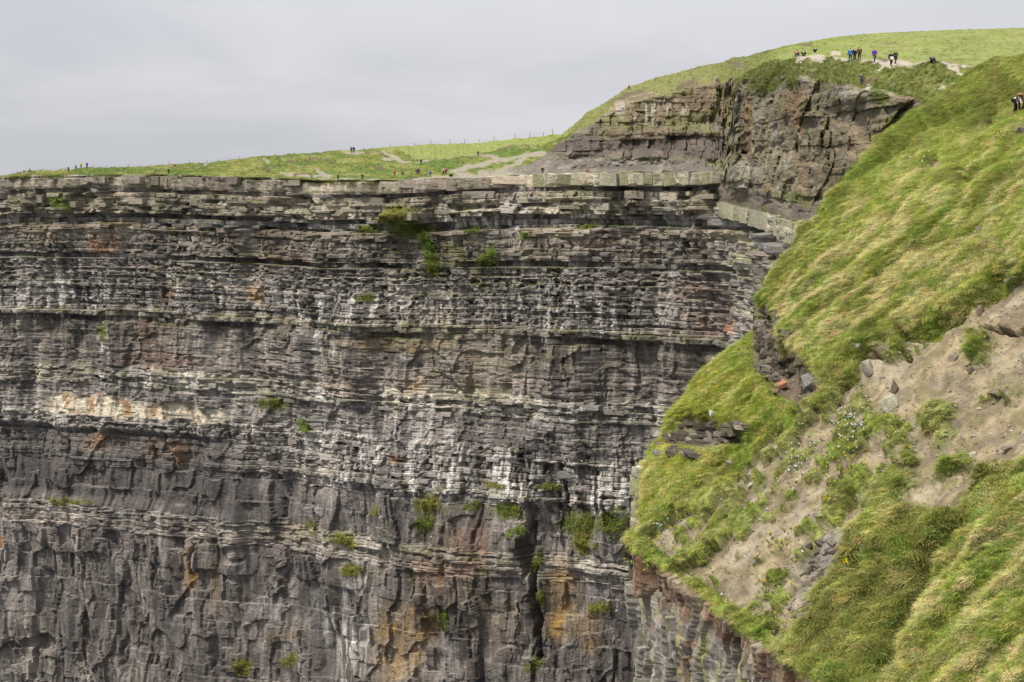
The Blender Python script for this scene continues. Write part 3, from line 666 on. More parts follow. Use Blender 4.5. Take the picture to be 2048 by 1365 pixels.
CH = mixc(CH, CG1 * (1 + 0.25 * fbm(Uh / 14, Vh / 10, 3, 317))[..., None], grs)
headland = tag(grid_obj('headland', PH, CH, M_ROCK), kind='structure')
pick_h, flat_h = picker(PH)

gu = np.concatenate([np.arange(1470, 2190, 2.5), np.arange(2195, 2800, 12.0)]); ngu = len(gu)
NG = 110
VSG = curve([(1470, 154), (1490, 143), (1512, 127), (1535, 108), (1552, 97), (1600, 86), (1680, 73), (1760, 66), (1900, 60), (2048, 56), (2200, 55)])
VPm = curve([(1470, 157), (1500, 142), (1540, 122), (1600, 113), (1660, 118), (1700, 121), (1760, 125), (1800, 129), (1850, 124), (1900, 130), (1960, 142), (2200, 160)])
g0v = np.interp(gu, hu, proj(PH[-1])[1]); g0d = np.interp(gu, hu, PH[-1, :, 1])
g0v = np.where(gu > 1955, VT(gu), g0v); g0d = np.where(gu > 1955, DF(gu) + 3, g0d)
tg = np.linspace(0, 1, NG)
Tg, Ug = np.meshgrid(tg, gu, indexing='ij')
vsg = VSG(gu) + 0.5 * fbm(gu / 9, gu * 0, 3, 401)
vpm = VPm(gu)
Vg = np.where(Tg < 0.5, lerp(g0v[None, :], vpm[None, :], Tg * 2), lerp(vpm[None, :], vsg[None, :], Tg * 2 - 1))
dpm = g0d + 9
dsg = np.interp(gu, [1470, 1560, 2200], [415, 430, 430])
Dg = np.where(Tg < 0.5, lerp(g0d[None, :], dpm[None, :], (Tg * 2) ** 1.2), lerp(dpm[None, :], dsg[None, :], (Tg * 2 - 1) ** 1.1))
PG = unproj(Ug, Vg, Dg)
UGw = Ug + 8 * fbm(Ug / 40, Vg / 9, 3, 402); VGw = Vg + 4 * fbm(Ug / 34, Vg / 9, 3, 403)
low = 1 - sst(0.46, 0.54, Tg)
wob = np.clip(Tg * 14, 0, 1) * np.clip((1 - Tg) * 20, 0, 1)
PG[..., 2] += wob * (low * (0.55 * fbm(PG[..., 0] / 5, PG[..., 1] / 6, 4, 404) + 0.2 * fbm(PG[..., 0] / 1, PG[..., 1] / 1.5, 3, 405)) + 0.25 * fbm(PG[..., 0] / 9, PG[..., 1] / 16, 3, 406))
CGr = np.empty(PG.shape); CGr[:] = (0.215, 0.245, 0.078)
CGr = CGr * (1 + 0.13 * fbm(Ug / 40, Vg / 5, 4, 407))[..., None]
CGr = mixc(CGr, (0.26, 0.25, 0.10), 0.45 * sst(0.1, 0.5, fbm(Ug / 60, Vg / 4, 4, 411)))
CGr = mixc(CGr, (0.15, 0.19, 0.05), 0.4 * sst(0.15, 0.5, fbm(Ug / 35, Vg / 3, 4, 412)))
CGr = mixc(CGr, (0.19, 0.23, 0.055), 0.8 * sst(1480, 1600, Ug) * (1 - sst(1650, 1760, Ug)) * sst(-.3, .3, fbm(Ug / 50, Vg / 8, 3, 408)))
lowg = sst(0.3, 0.7, low + 0.25 * fbm(Ug / 25, Vg / 8, 3, 409))
CGr = mixc(CGr, (0.115, 0.135, 0.036), lowg)
CGr = mixc(CGr, (0.20, 0.20, 0.075), 0.6 * lowg * sst(0.1, 0.5, fbm(Ug / 20, Vg / 5, 4, 410)))
pm = np.zeros(Ug.shape)
for pts, w in [([(1590, 121), (1612, 113), (1640, 114), (1700, 122), (1760, 123), (1800, 127), (1850, 126), (1890, 134), (1910, 142), (1925, 152), (1945, 157)], 3.6), ([(1770, 128), (1765, 138), (1755, 145)], 4), ([(1840, 124), (1870, 131), (1920, 134), (1945, 131)], 3.2), ([(1665, 106), (1680, 107)], 2.5), ([(1880, 172), (1915, 173)], 2.6), ([(1700, 172), (1735, 170), (1745, 180)], 3.5)]:
    pm = np.maximum(pm, 1 - sst(w * 0.5, w * 1.2, line_d(UGw, VGw, pts)))
CGr = mixc(CGr, (0.40, 0.345, 0.285), 0.95 * pm)
sm = np.zeros(Ug.shape)
for pts, w in [([(1590, 90), (1625, 87)], 2), ([(1850, 122), (1885, 128), (1920, 132)], 2.2), ([(1770, 89), (1790, 86)], 1.6), ([(1755, 118), (1790, 121)], 2), ([(1565, 140), (1600, 147), (1645, 140)], 2.5), ([(1610, 148), (1640, 140)], 4), ([(1700, 168), (1760, 165), (1790, 175)], 2.4)]:
    sm = np.maximum(sm, 1 - sst(w * 0.5, w * 1.3, line_d(UGw, VGw, pts)))
CGr = mixc(CGr, (0.13, 0.095, 0.065), 0.85 * sm)
CGr = mixc(CGr, np.array((0.14, 0.152, 0.045)), 0.95 * (1 - sst(1520, 1590, Ug + 1.0 * (Vg - 100))) * (1 - pm))
ext = []
for dy, dz in ((15, -0.6), (45, -2.2), (120, -10), (300, -50)):
    e = PG[-1].copy(); kk = 1 + dy / e[:, 1]; e[:, 0] *= kk; e[:, 1] += dy; e[:, 2] += dz; ext.append(e)
PGx = np.concatenate([PG, np.array(ext)]); CGx = np.concatenate([CGr, np.repeat(CGr[-1:], 4, 0)])
field = tag(grid_obj('hill_field', PGx, CGx, M_TURF), kind='structure')
pick_g, flat_g = picker(PG)

# ================================================================== NEAR HILLSIDE
UL = curve([(100, 2110), (117, 2048), (140, 1965), (165, 1925), (195, 1885), (225, 1845), (270, 1795), (310, 1745), (355, 1695), (410, 1665), (460, 1612), (535, 1562), (600, 1516), (640, 1512), (668, 1500), (700, 1462), (760, 1400), (830, 1345), (890, 1312), (935, 1300), (1000, 1296), (1060, 1290), (1078, 1264), (1092, 1260), (1180, 1390), (1270, 1500), (1365, 1640), (1440, 1750)])
AE, BE, KE = 0.85, 0.25, 205000.0
def DE(u, v):
    return KE / ((v - HZ) + AE * (u - 1024) + BE * F) * (1 + 0.30 * sst(470, 110, v))
ve = np.arange(103, 1436, 2.6); nre = len(ve)
NE = 380
te = np.linspace(0, 1, NE) ** 1.0
ul = UL(ve) + 4.0 * fbm(ve / 22, ve * 0, 3, 501) + 2 * vnoise(ve / 6, ve * 0, 502)
Te, Ve = np.meshgrid(te, ve)
Ue = ul[:, None] + (2210 - ul[:, None]) * Te
De = DE(Ue, Ve)
PE = unproj(Ue, Ve, De)
# fall line coordinates on the slope (metres): q down the slope, y along it
qd = (-AE * PE[..., 0] - BE * PE[..., 1]) / math.hypot(AE, BE) * math.sqrt(1 + AE * AE + BE * BE); yl = (AE * PE[..., 1] - BE * PE[..., 0]) / math.hypot(AE, BE)
Uew = Ue + 14 * fbm(Ue / 60, Ve / 60, 4, 503); Vew = Ve + 14 * fbm(Ue / 60, Ve / 60, 4, 504)
d1 = -0.74 * Ue + 0.67 * Ve; d2 = 0.67 * Ue + 0.74 * Ve          # along and across the rills
rill = 0.6 * fbm(d1 / 170, d2 / 30, 4, 505) + 0.65 * fbm(d1 / 75, d2 / 20, 3, 535)
S1 = poly_sd(Uew, Vew, [(1690, 775), (1740, 715), (1800, 672), (1880, 640), (1960, 592), (2060, 545), (2220, 470), (2220, 860), (2060, 925), (1965, 985), (1880, 1045), (1810, 1030), (1770, 985), (1850, 900), (1780, 850)])
S2 = poly_sd(Uew, Vew, [(1270, 1075), (1400, 1000), (1540, 880), (1690, 775), (1780, 850), (1850, 900), (1770, 985), (1720, 1080), (1660, 1160), (1640, 1260), (1570, 1300), (1420, 1190)])
soilp = 0.95 * sst(-14, 14, S1) + 0.58 * sst(-25, 25, S2) * (1 - sst(-14, 14, S1))
soilp = np.maximum(soilp, 0.85 * blob(Uew, Vew, 1590, 740, 34, 60, -.2)); soilp = np.maximum(soilp, 0.9 * blob(Uew, Vew, 1590, 790, 46, 26))
soilp = np.maximum(soilp, 0.8 * blob(Uew, Vew, 1690, 1030, 30, 46, .6)); soilp = np.maximum(soilp, 0.75 * blob(Uew, Vew, 1630, 1110, 60, 22, -.7)); soilp = np.maximum(soilp, 0.75 * blob(Uew, Vew, 1480, 1150, 90, 16, -.75))
soilp = np.maximum(soilp, 0.62 * blob(Uew, Vew, 1730, 1140, 60, 26, -.6)); soilp = np.maximum(soilp, 0.55 * blob(Uew, Vew, 1790, 1100, 40, 20, -.6)); soilp = np.maximum(soilp, 0.55 * blob(Uew, Vew, 1860, 345, 50, 9, -.5)); soilp = np.maximum(soilp, 0.6 * blob(Uew, Vew, 1950, 370, 46, 8, -.4))
soilp = np.maximum(soilp, 0.65 * blob(Uew, Vew, 1690, 1165, 34, 14, -.4)); soilp = np.maximum(soilp, 0.75 * blob(Uew, Vew, 1545, 1235, 60, 18, -.7)); soilp = np.maximum(soilp, 0.7 * blob(Uew, Vew, 1430, 860, 70, 26, .1))
soilp = np.maximum(soilp, 0.6 * blob(Uew, Vew, 1900, 640, 120, 12, -.35)); soilp = np.maximum(soilp, 0.62 * blob(Uew, Vew, 1985, 235, 40, 5, -.5)); soilp = np.maximum(soilp, 0.55 * blob(Uew, Vew, 1880, 335, 26, 10, 0))
soil = sst(0.40, 0.56, soilp + 0.42 * rill + 0.22 * fbm(Ue / 14, Ve / 14, 3, 506) + 0.05 + 0.25 * (soilp - .5) * (soilp > .8))
soil = soil * (soilp > 0.02)
grass = 1 - soil
# tongues of grass inside the bare ground
for (cu, cv, ru, rv, rot) in [(1800, 870, 30, 14, -.7), (1740, 855, 44, 22, -.6), (1695, 870, 26, 34, .5), (1870, 830, 30, 40, -.7), (1900, 930, 34, 10, -.7), (1950, 690, 18, 34, .2), (1790, 700, 40, 14, -.3), (1990, 790, 22, 9, -.5), (1780, 985, 50, 26, -.4)]:
    grass = np.maximum(grass, blob(Uew + 16 * fbm(Ue / 12, Ve / 12, 3, 551), Vew + 12 * fbm(Ue / 12, Ve / 12, 3, 552), cu, cv, ru * 1.25, rv * 1.1, rot, 0.8) * sst(-0.75, 0.1, fbm(d1 / 40, d2 / 9, 3, 553)))
OUTM = np.maximum.reduce([blob(Ue, Ve, 1532, 690, 34, 84, -.05, .3), blob(Ue, Ve, 1590, 765, 50, 50, .4, .3), blob(Ue, Ve, 1415, 878, 92, 34, .02, .3), blob(Ue, Ve, 1640, 1130, 36, 92, .55, .35), blob(Ue, Ve, 1625, 770, 30, 26, .4, .4)])
grass = grass * (1 - OUTM)
soil = 1 - grass
# relief along the slope normal
nrm = np.array((-AE, -BE, 1.0)) / math.sqrt(1 + AE * AE + BE * BE)
ZD = sst(-30, 30, poly_sd(Uew, Vew, [(1640, 1280), (1660, 1150), (1740, 1080), (1830, 1060), (1960, 960), (2060, 920), (2120, 930), (1930, 1080), (1860, 1200), (1790, 1365), (1760, 1440), (1640, 1380)]))
h = ZD * 0.3 * fbm(qd / 1.7, yl / 1.7, 3, 541) + (0.75 - 0.4 * sst(-25, 25, S2)) * (grass - 0.5) + 0.42 * fbm(qd / 6.5, yl / 9, 3, 510) + 0.13 * fbm(qd / 2.0, yl / 1.6, 4, 511) + 0.07 * fbm(qd / 0.8, yl / 0.9, 2, 512)
h += 0.5 * sst(0, 0.5, fbm(d1 / 210, d2 / 30, 3, 513)) * grass + soil * (0.16 * fbm(d1 / 80, d2 / 20, 3, 536) + 0.16 * fbm(qd / 0.9, yl / 1.1, 3, 537))        # combed ridges of turf
h -= 0.9 * blob(Uew, Vew, 1570, 740, 24, 60, -.1) + 0.4 * blob(Uew, Vew, 1440, 870, 60, 22, .1)
crease = sst(0.88, 0.985, 1 - np.abs(fbm(d1 / 190, d2 / 42, 3, 545))) * grass
h -= 0.28 * crease * sst(-.2, .3, fbm(Ue / 90, Ve / 70, 2, 546))
# deep scarps under overhanging turf and the gully in front of the nearest slope
SCE = [([(1800, 668), (1840, 652), (1900, 632), (1925, 605), (1985, 572), (2048, 530)], 12, 1.5), ([(1980, 520), (2048, 485)], 7, 0.7), ([(1730, 735), (1760, 725), (1800, 700), (1812, 715)], 8, 1.0), ([(1600, 835), (1660, 805), (1690, 790)], 7, .6), ([(1500, 618), (1520, 610), (1560, 680)], 8, 0.6),
       ([(1920, 690), (1940, 660), (2048, 640)], 8, .9), ([(1900, 372), (1960, 350)], 6, .6), ([(1590, 755), (1640, 765)], 6, .7), ([(1930, 1040), (1880, 1130), (1850, 1200), (1800, 1290), (1760, 1365)], 26, 1.0), ([(1590, 1060), (1560, 1120)], 14, .5), ([(1600, 1170), (1640, 1060), (1700, 1010)], 20, .6), ([(1640, 440), (1750, 345), (1860, 262), (1930, 228)], 16, .9)]
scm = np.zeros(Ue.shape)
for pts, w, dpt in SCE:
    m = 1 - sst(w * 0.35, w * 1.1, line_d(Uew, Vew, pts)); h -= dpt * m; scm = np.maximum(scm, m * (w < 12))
edgef = np.clip(Te * 60, 0, 1)
PE = PE + nrm * (h * (0.25 + 0.75 * edgef))[..., None]
# colours of the ground itself
CE = np.empty(PE.shape); CE[:] = (0.29, 0.237, 0.15)
CE = CE * (1 + 0.16 * fbm(d1 / 60, d2 / 10, 4, 520))[..., None]
CE = mixc(CE, (0.20, 0.165, 0.125), 0.65 * sst(0.0, 0.5, fbm(Ue / 40, Ve / 30, 4, 521)))
CE = mixc(CE, (0.37, 0.33, 0.25), 0.5 * sst(0.1, 0.5, fbm(d1 / 90, d2 / 16, 4, 522)))
CE = mixc(CE, (0.14, 0.115, 0.08), 0.6 * sst(0.1, 0.5, fbm(d1 / 120, d2 / 14, 4, 524)))
CE = mixc(CE, (0.16, 0.15, 0.065), 0.55 * sst(0.1, 0.5, fbm(d1 / 40, d2 / 12, 4, 523)))
CE = mixc(CE, (0.13, 0.10, 0.085), 0.9 * np.maximum(blob(Ue, Ve, 1585, 755, 56, 66), blob(Ue, Ve, 1532, 690, 40, 90)))
CE = mixc(CE, (0.15, 0.135, 0.125), 0.85 * blob(Uew, Vew, 1440, 870, 90, 36, .1)); CE = mixc(CE, (0.20, 0.185, 0.18), 0.8 * blob(Uew, Vew, 1640, 1120, 36, 80, .6))
CE = mixc(CE, (0.10, 0.125, 0.03), grass)
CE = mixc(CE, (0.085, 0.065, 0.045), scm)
# the slope goes on to the right, beyond the frame
exc = []
for kx, kz in ((2, 1.5), (5, 3.6), (9, 6.2), (15, 9.4), (24, 13), (40, 17), (70, 20)):
    e = PE[:, -1].copy(); e[:, 0] += kx; e[:, 2] += kz + 0.4 * fbm(e[:, 1] / 4, e[:, 0] / 4, 3, 540); exc.append(e)
PEx = np.concatenate([PE, np.stack(exc, 1)], 1)
def wide(c): return np.concatenate([c, np.repeat(c[:, -1:], len(exc), 1)], 1)
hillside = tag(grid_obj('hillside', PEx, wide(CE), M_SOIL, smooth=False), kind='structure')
pick_e, flat_e = picker(PE)

# ---- the sea cliff under the hillside edge: the part that shows, then the part that falls away behind
iv = np.where(ve >= 1084)[0]
ed = PE[iv, 0]; 
tn = np.linspace(0, len(iv) - 1, len(iv) * 3)
ed = np.stack([np.interp(tn, np.arange(len(iv)), ed[:, k]) for k in range(3)], -1)
sn = np.concatenate([[0], np.cumsum(np.linalg.norm(np.diff(ed[:, :2], axis=0), axis=1))])
gx, gy = np.gradient(ed[:, 0]), np.gradient(ed[:, 1])
kk = np.ones(31) / 31
gx = np.convolve(np.pad(gx, 15, mode='edge'), kk, 'valid'); gy = np.convolve(np.pad(gy, 15, mode='edge'), kk, 'valid')
gl = np.hypot(gx, gy); nnx, nny = gy / gl, -gx / gl
if nnx.mean() > 0: nnx, nny = -nnx, -nny
bn = np.concatenate([np.arange(0, 8.4, 0.065), [10, 14, 30, 70, 140]])
Sn, Bn = np.meshgrid(sn, bn)
skew = Sn + 0.25 * Bn
En = 0.45 * fbm(skew / 2.2, Bn / 5, 3, 601) + 0.5 * (vnoise(skew / 1.1 + 0.4 * fbm(Sn, Bn / 2, 2, 602), Bn / 4, 603) > 0.05) + 0.3 * (vnoise(skew / 0.5, Bn / 3.6, 604) > 0.1) + 0.14 * fbm(skew / 0.4, Bn / 3.5, 4, 605) + 0.2 * fbm(Sn / 1.5, Bn / 1.2, 4, 609)
bedn = vnoise(Sn / 5, Bn * 1.1 + 0.4 * fbm(Sn / 2, Bn, 2, 606), 607)
En += 0.10 * (bedn > 0.15) * sst(1.6, 2.6, Bn)
En = En - 0.10 * Bn - 0.15
PN = np.empty(Sn.shape + (3,))
PN[..., 0] = ed[:, 0] + nnx * En * np.clip(Bn * 6, 0.1, 1); PN[..., 1] = ed[:, 1] + nny * En * np.clip(Bn * 6, 0.1, 1); PN[..., 2] = ed[:, 2] + 0.12 - Bn
CN = np.empty(PN.shape); CN[:] = (0.20, 0.15, 0.105)
CN = mixc(CN, (0.10, 0.06, 0.045), 0.8 * sst(0.0, 0.45, fbm(skew / 0.5, Bn / 3, 4, 610)))
CN = mixc(CN, (0.37, 0.33, 0.25), 0.7 * sst(0.1, 0.5, fbm(skew / 0.35 + 9, Bn / 2.5, 4, 611)))
lowr = sst(1.3, 2.4, Bn + 0.5 * fbm(Sn / 1.5, Bn, 3, 612))
CN = mixc(CN, (0.30, 0.285, 0.25), 0.75 * lowr)
CN = mixc(CN, (0.12, 0.105, 0.10), 0.7 * lowr * sst(0.05, 0.5, fbm(skew / 0.7, Bn / 1.5, 4, 613)))
CN = mixc(CN, (0.27, 0.27, 0.11), 0.7 * lowr * sst(0.15, 0.5, fbm(skew / 0.6 + 4, Bn / 3, 4, 614)))
CN = mixc(CN, (0.25, 0.125, 0.07), 0.4 * sst(0.2, 0.5, fbm(skew / 0.9, Bn / 4, 3, 615)))
near_cliff = tag(grid_obj('near_cliff', PN, CN, M_NEAR), kind='structure')
ib = np.where((ve <= 1096))[0]
eb = PE[ib, 0]
rings = [eb]
for dx, dy, dz in ((-0.15, 0.25, -0.35), (0.05, 0.9, -1.0), (0.5, 2.2, -2.6), (1.2, 4, -6), (3, 8, -30), (6, 16, -140)):
    e = eb.copy(); f = np.clip((ve[ib] - 150) / 250, 0.15, 1)
    e[:, 0] += dx * f; e[:, 1] += dy; e[:, 2] += dz * f; rings.append(e)
PS = np.array(rings)
CS = np.empty(PS.shape); CS[:] = (0.13, 0.11, 0.075); CS[0] = (0.14, 0.15, 0.05)
tag(grid_obj('cliff_brink', PS, CS, M_NEAR), kind='structure')

# ================================================================== SEA
sea_me = mesh_np('sea', [(-8000, -300, -150), (8000, -300, -150), (8000, 9000, -150), (-8000, 9000, -150)], [(0, 1, 2, 3)], None)
m_sea = bpy.data.materials.new('sea_water'); m_sea.use_nodes = True
p = m_sea.node_tree.nodes['Principled BSDF']; p.inputs['Base Color'].default_value = (0.03, 0.05, 0.055, 1); p.inputs['Roughness'].default_value = 0.25
tcs = N(m_sea.node_tree, 'ShaderNodeTexCoord'); ns = N(m_sea.node_tree, 'ShaderNodeTexNoise'); ns.inputs['Scale'].default_value = 0.12; ns.inputs['Detail'].default_value = 8
bs = N(m_sea.node_tree, 'ShaderNodeBump'); bs.inputs['Strength'].default_value = 0.6; bs.inputs['Distance'].default_value = 1.0
m_sea.node_tree.links.new(tcs.outputs['Object'], ns.inputs['Vector']); m_sea.node_tree.links.new(ns.outputs[0], bs.inputs['Height']); m_sea.node_tree.links.new(bs.outputs[0], p.inputs['Normal'])
sea_me.materials.append(m_sea)
tag(link(bpy.data.objects.new('sea', sea_me)), kind='structure')


# ================================================================== GRASS
def tuft_mesh(name, nb, L, wd, lean, spread, straw, seed):
    r = np.random.default_rng(seed)
    V, Fc, C = [], [], []
    for b in range(nb):
        l = L * r.uniform(0.55, 1.15); az = r.normal() * spread
        ln_ = lean * r.uniform(0.5, 1.3)
        base = np.array([r.normal() * 0.16, r.normal() * 0.16, -0.06])
        w = wd * r.uniform(0.6, 1.3)
        isst = r.random() < straw
        tone = r.uniform(0.75, 1.25)
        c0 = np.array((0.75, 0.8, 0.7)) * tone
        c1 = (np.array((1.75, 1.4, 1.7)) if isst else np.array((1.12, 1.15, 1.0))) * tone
        pts = [base]
        ang = 0.15
        for k in range(3):
            ang = 0.12 + ln_ * (k + 1) / 3
            d = np.array([math.sin(ang) * math.cos(az), math.sin(ang) * math.sin(az), math.cos(ang)])
            pts.append(pts[-1] + d * l / 3)
        sd = np.array([-math.sin(az), math.cos(az), 0.0])
        sd = sd * math.cos(r.uniform(-.9, .9)) + np.array([0, 0, 1.0]) * 0.3 * r.normal()
        i0 = len(V)
        for k, pnt in enumerate(pts):
            f = (1.0, 0.9, 0.6, 0.08)[k]
            if isst and k == 2: f = 1.1
            V += [pnt - sd * w * f / 2, pnt + sd * w * f / 2]
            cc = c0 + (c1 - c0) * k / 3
            C += [cc, cc]
        for k in range(3):
            a = i0 + 2 * k
            Fc.append((a, a + 1, a + 3, a + 2))
    me = mesh_np(name, V, Fc, M_BLADE_I, None, True)
    ca = me.attributes.new('Col', 'FLOAT_COLOR', 'POINT')
    cc = np.ones((len(V), 4), np.float32); cc[:, :3] = np.array(C)
    ca.data.foreach_set('color', cc.ravel())
    return me
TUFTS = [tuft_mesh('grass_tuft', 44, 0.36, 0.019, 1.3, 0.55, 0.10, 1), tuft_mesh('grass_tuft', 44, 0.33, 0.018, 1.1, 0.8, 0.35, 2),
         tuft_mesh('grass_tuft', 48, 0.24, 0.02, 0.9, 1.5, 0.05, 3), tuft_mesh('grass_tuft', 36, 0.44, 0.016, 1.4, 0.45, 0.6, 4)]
tuft_obs = []
for k, me in enumerate(TUFTS):
    o = bpy.data.objects.new('grass_tuft', me)
    pk = pick_e(1960 + 12 * k, 1200 + 10 * k)
    o.location = flat_e[pk]; o.rotation_euler = (0, 0.5, math.pi)
    o['kind'] = 'stuff'
    link(o); tuft_obs.append(o)

def grass_group():
    g = bpy.data.node_groups.new('grass_scatter', 'GeometryNodeTree')
    g.interface.new_socket('Geometry', in_out='INPUT', socket_type='NodeSocketGeometry')
    g.interface.new_socket('Geometry', in_out='OUTPUT', socket_type='NodeSocketGeometry')
    gi = g.nodes.new('NodeGroupInput'); go = g.nodes.new('NodeGroupOutput')
    jn = g.nodes.new('GeometryNodeJoinGeometry')
    for o in reversed(tuft_obs):
        oi = g.nodes.new('GeometryNodeObjectInfo'); oi.transform_space = 'ORIGINAL'; oi.inputs['Object'].default_value = o
        ti = g.nodes.new('GeometryNodeGeometryToInstance'); g.links.new(oi.outputs['Geometry'], ti.inputs[0]); g.links.new(ti.outputs[0], jn.inputs[0])
    ip = g.nodes.new('GeometryNodeInstanceOnPoints')
    g.links.new(gi.outputs[0], ip.inputs['Points']); g.links.new(jn.outputs[0], ip.inputs['Instance'])
    ip.inputs['Pick Instance'].default_value = True
    def na(nm, ty, outn):
        n = g.nodes.new('GeometryNodeInputNamedAttribute'); n.data_type = ty; n.inputs['Name'].default_value = nm
        return [s for s in n.outputs if s.enabled and s.name == 'Attribute'][0]
    g.links.new(na('idx', 'INT', 0), ip.inputs['Instance Index'])
    g.links.new(na('rot', 'FLOAT_VECTOR', 0), ip.inputs['Rotation'])
    g.links.new(na('scl', 'FLOAT_VECTOR', 0), ip.inputs['Scale'])
    g.links.new(ip.outputs[0], go.inputs[0])
    return g
GG = grass_group()
def scatter(name, P, idx, rot, scl, col):
    me = bpy.data.meshes.new(name)
    n = len(P)
    me.vertices.add(n); me.vertices.foreach_set('co', np.asarray(P, np.float32).ravel())
    a = me.attributes.new('idx', 'INT', 'POINT'); a.data.foreach_set('value', np.asarray(idx, np.int32))
    a = me.attributes.new('rot', 'FLOAT_VECTOR', 'POINT'); a.data.foreach_set('vector', np.asarray(rot, np.float32).ravel())
    a = me.attributes.new('scl', 'FLOAT_VECTOR', 'POINT'); a.data.foreach_set('vector', np.asarray(scl, np.float32).ravel())
    c = np.ones((n, 4), np.float32); c[:, :3] = np.clip(col, 0.005, 0.8)
    a = me.attributes.new('gcol', 'FLOAT_COLOR', 'POINT'); a.data.foreach_set('color', c.ravel())
    o = bpy.data.objects.new(name, me); link(o); o['kind'] = 'stuff'
    md = o.modifiers.new('scatter', 'NODES'); md.node_group = GG
    return o
def cell_area(P):
    a = np.linalg.norm(np.cross(P[1:, :-1] - P[:-1, :-1], P[:-1, 1:] - P[:-1, :-1]), axis=-1)
    return np.pad(a, ((0, 1), (0, 1)))
def sample(P, dens, r):
    """world density (per square metre) to points on the surface"""
    a = cell_area(P) * dens
    k = r.poisson(a)
    ii = np.repeat(np.arange(k.size), k.ravel())
    rows, cols = np.unravel_index(ii, k.shape)
    fu, fv = r.random(len(ii))[:, None], r.random(len(ii))[:, None]
    p = P[rows, cols] + (P[np.minimum(rows + 1, P.shape[0] - 1), cols] - P[rows, cols]) * fv + (P[rows, np.minimum(cols + 1, P.shape[1] - 1)] - P[rows, cols]) * fu
    return p, rows, cols
gr = np.random.default_rng(21)
# --- near hillside: zones of colour
G_BR = np.array((0.365, 0.415, 0.10)); G_DK = np.array((0.175, 0.215, 0.045)); G_OL = np.array((0.215, 0.225, 0.06)); G_ST = np.array((0.54, 0.515, 0.26)); G_VI = np.array((0.22, 0.33, 0.055))
GE = np.empty(PE.shape); GE[:] = G_BR
dkn = sst(-0.2, 0.45, fbm(Ue / 70, Ve / 60, 4, 701))
ZSOFT = 1.0
zone_dark = np.maximum(sst(-30, 30, poly_sd(Uew, Vew, [(1640, 440), (1700, 345), (1800, 268), (1870, 205), (1960, 145), (2060, 100), (2220, 90), (2220, 230), (2060, 240), (1960, 255), (1880, 300), (1780, 370), (1700, 430)])),
                       sst(-30, 30, poly_sd(Uew, Vew, [(1640, 1280), (1660, 1150), (1740, 1080), (1830, 1060), (1960, 960), (2060, 920), (2120, 930), (1930, 1080), (1860, 1200), (1790, 1365), (1760, 1440), (1640, 1380)])))
zone_mid = sst(-30, 30, S2)
GE = mixc(GE, G_DK, 0.75 * zone_dark * (1 - 0.45 * ZD) * (0.35 + 0.65 * dkn) + 0.45 * zone_mid * dkn + 0.25 * dkn)
GE = mixc(GE, (0.13, 0.17, 0.04), 0.5 * ZD * sst(-.1, .4, fbm(Ue / 16, Ve / 14, 4, 542)))
GE = mixc(GE, (0.34, 0.30, 0.12), 0.5 * ZD * sst(.15, .5, fbm(Ue / 22, Ve / 12, 4, 543)))
GE = mixc(GE, G_OL, 0.5 * zone_dark * sst(0, 0.5, fbm(Ue / 50, Ve / 50, 3, 702)) + 0.4 * sst(0.0, 0.5, fbm(d1 / 200, d2 / 40, 3, 703)))
GE = mixc(GE, (0.33, 0.37, 0.06), 0.7 * sst(-20, 20, poly_sd(Uew, Vew, [(1270, 1070), (1300, 880), (1400, 750), (1500, 660), (1560, 720), (1600, 850), (1480, 960), (1400, 1030)])))
streak = 0.6 * fbm(d1 / 110, d2 / 8, 4, 704) + 0.5 * fbm(d1 / 40, d2 / 20, 3, 714)
strawz = 0.25 + 0.45 * sst(-30, 30, poly_sd(Uew, Vew, [(1560, 560), (1660, 420), (1800, 350), (1960, 300), (2220, 200), (2220, 470), (1990, 540), (1800, 650), (1640, 740), (1560, 660)])) + 0.4 * sst(-30, 30, poly_sd(Uew, Vew, [(1760, 1440), (1830, 1290), (1900, 1130), (2000, 1010), (2220, 930), (2220, 1440)]))
strawm = np.clip(strawz * sst(-0.2, 0.45, streak) * 1.5, 0, 0.72)
GE = mixc(GE, G_ST, strawm * (1 - 0.7 * zone_dark))
GE = mixc(GE, (0.22, 0.20, 0.075), 0.45 * crease)
GE = mixc(GE, G_VI, 0.5 * sst(0.15, 0.5, fbm(Ue / 45, Ve / 30, 3, 705)) * (1 - strawm))
CEg = hillside.data.attributes['Col']
cg = np.ones((PEx.shape[0] * PEx.shape[1], 4), np.float32)
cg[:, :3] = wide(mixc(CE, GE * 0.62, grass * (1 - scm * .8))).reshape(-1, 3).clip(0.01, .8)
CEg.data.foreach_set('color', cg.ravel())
dens = grass * (1 - 0.97 * scm) * np.clip(52 * (90 / PE[..., 1]) ** 0.8, 30, 66) * np.where(zone_mid > .5, .8, 1) + soil * 1.6 * sst(-0.1, 0.4, fbm(Ue / 30, Ve / 20, 3, 538))
dens = dens * (Ve < 1425)
pE, rE, cE = sample(PE, dens, gr)
n = len(pE)
cov = grass[rE, cE]
st_ = strawm[rE, cE]
idx = np.where(gr.random(n) < 0.25 + 0.5 * st_, np.where(gr.random(n) < 0.5, 1, 3), np.where(gr.random(n) < 0.45, 2, 0))
yaw = math.pi + 0.45 + 0.5 * gr.normal(size=n) + 0.7 * fbm(pE[:, 1] / 9, pE[:, 0] / 5, 2, 710)
zd_ = ZD[rE, cE]
yaw = yaw + 1.1 * zd_ * gr.normal(size=n); sc_z = 1 + 0.35 * zd_
rot = np.stack([0.1 * gr.normal(size=n), 0.45 + 0.2 * gr.normal(size=n), yaw], -1)
sc_ = gr.uniform(0.6, 1.15, n) * (0.45 + 0.55 * cov)
sc_ = sc_ * np.where(zone_mid[rE, cE] > 0.5, 0.55, 1.0)
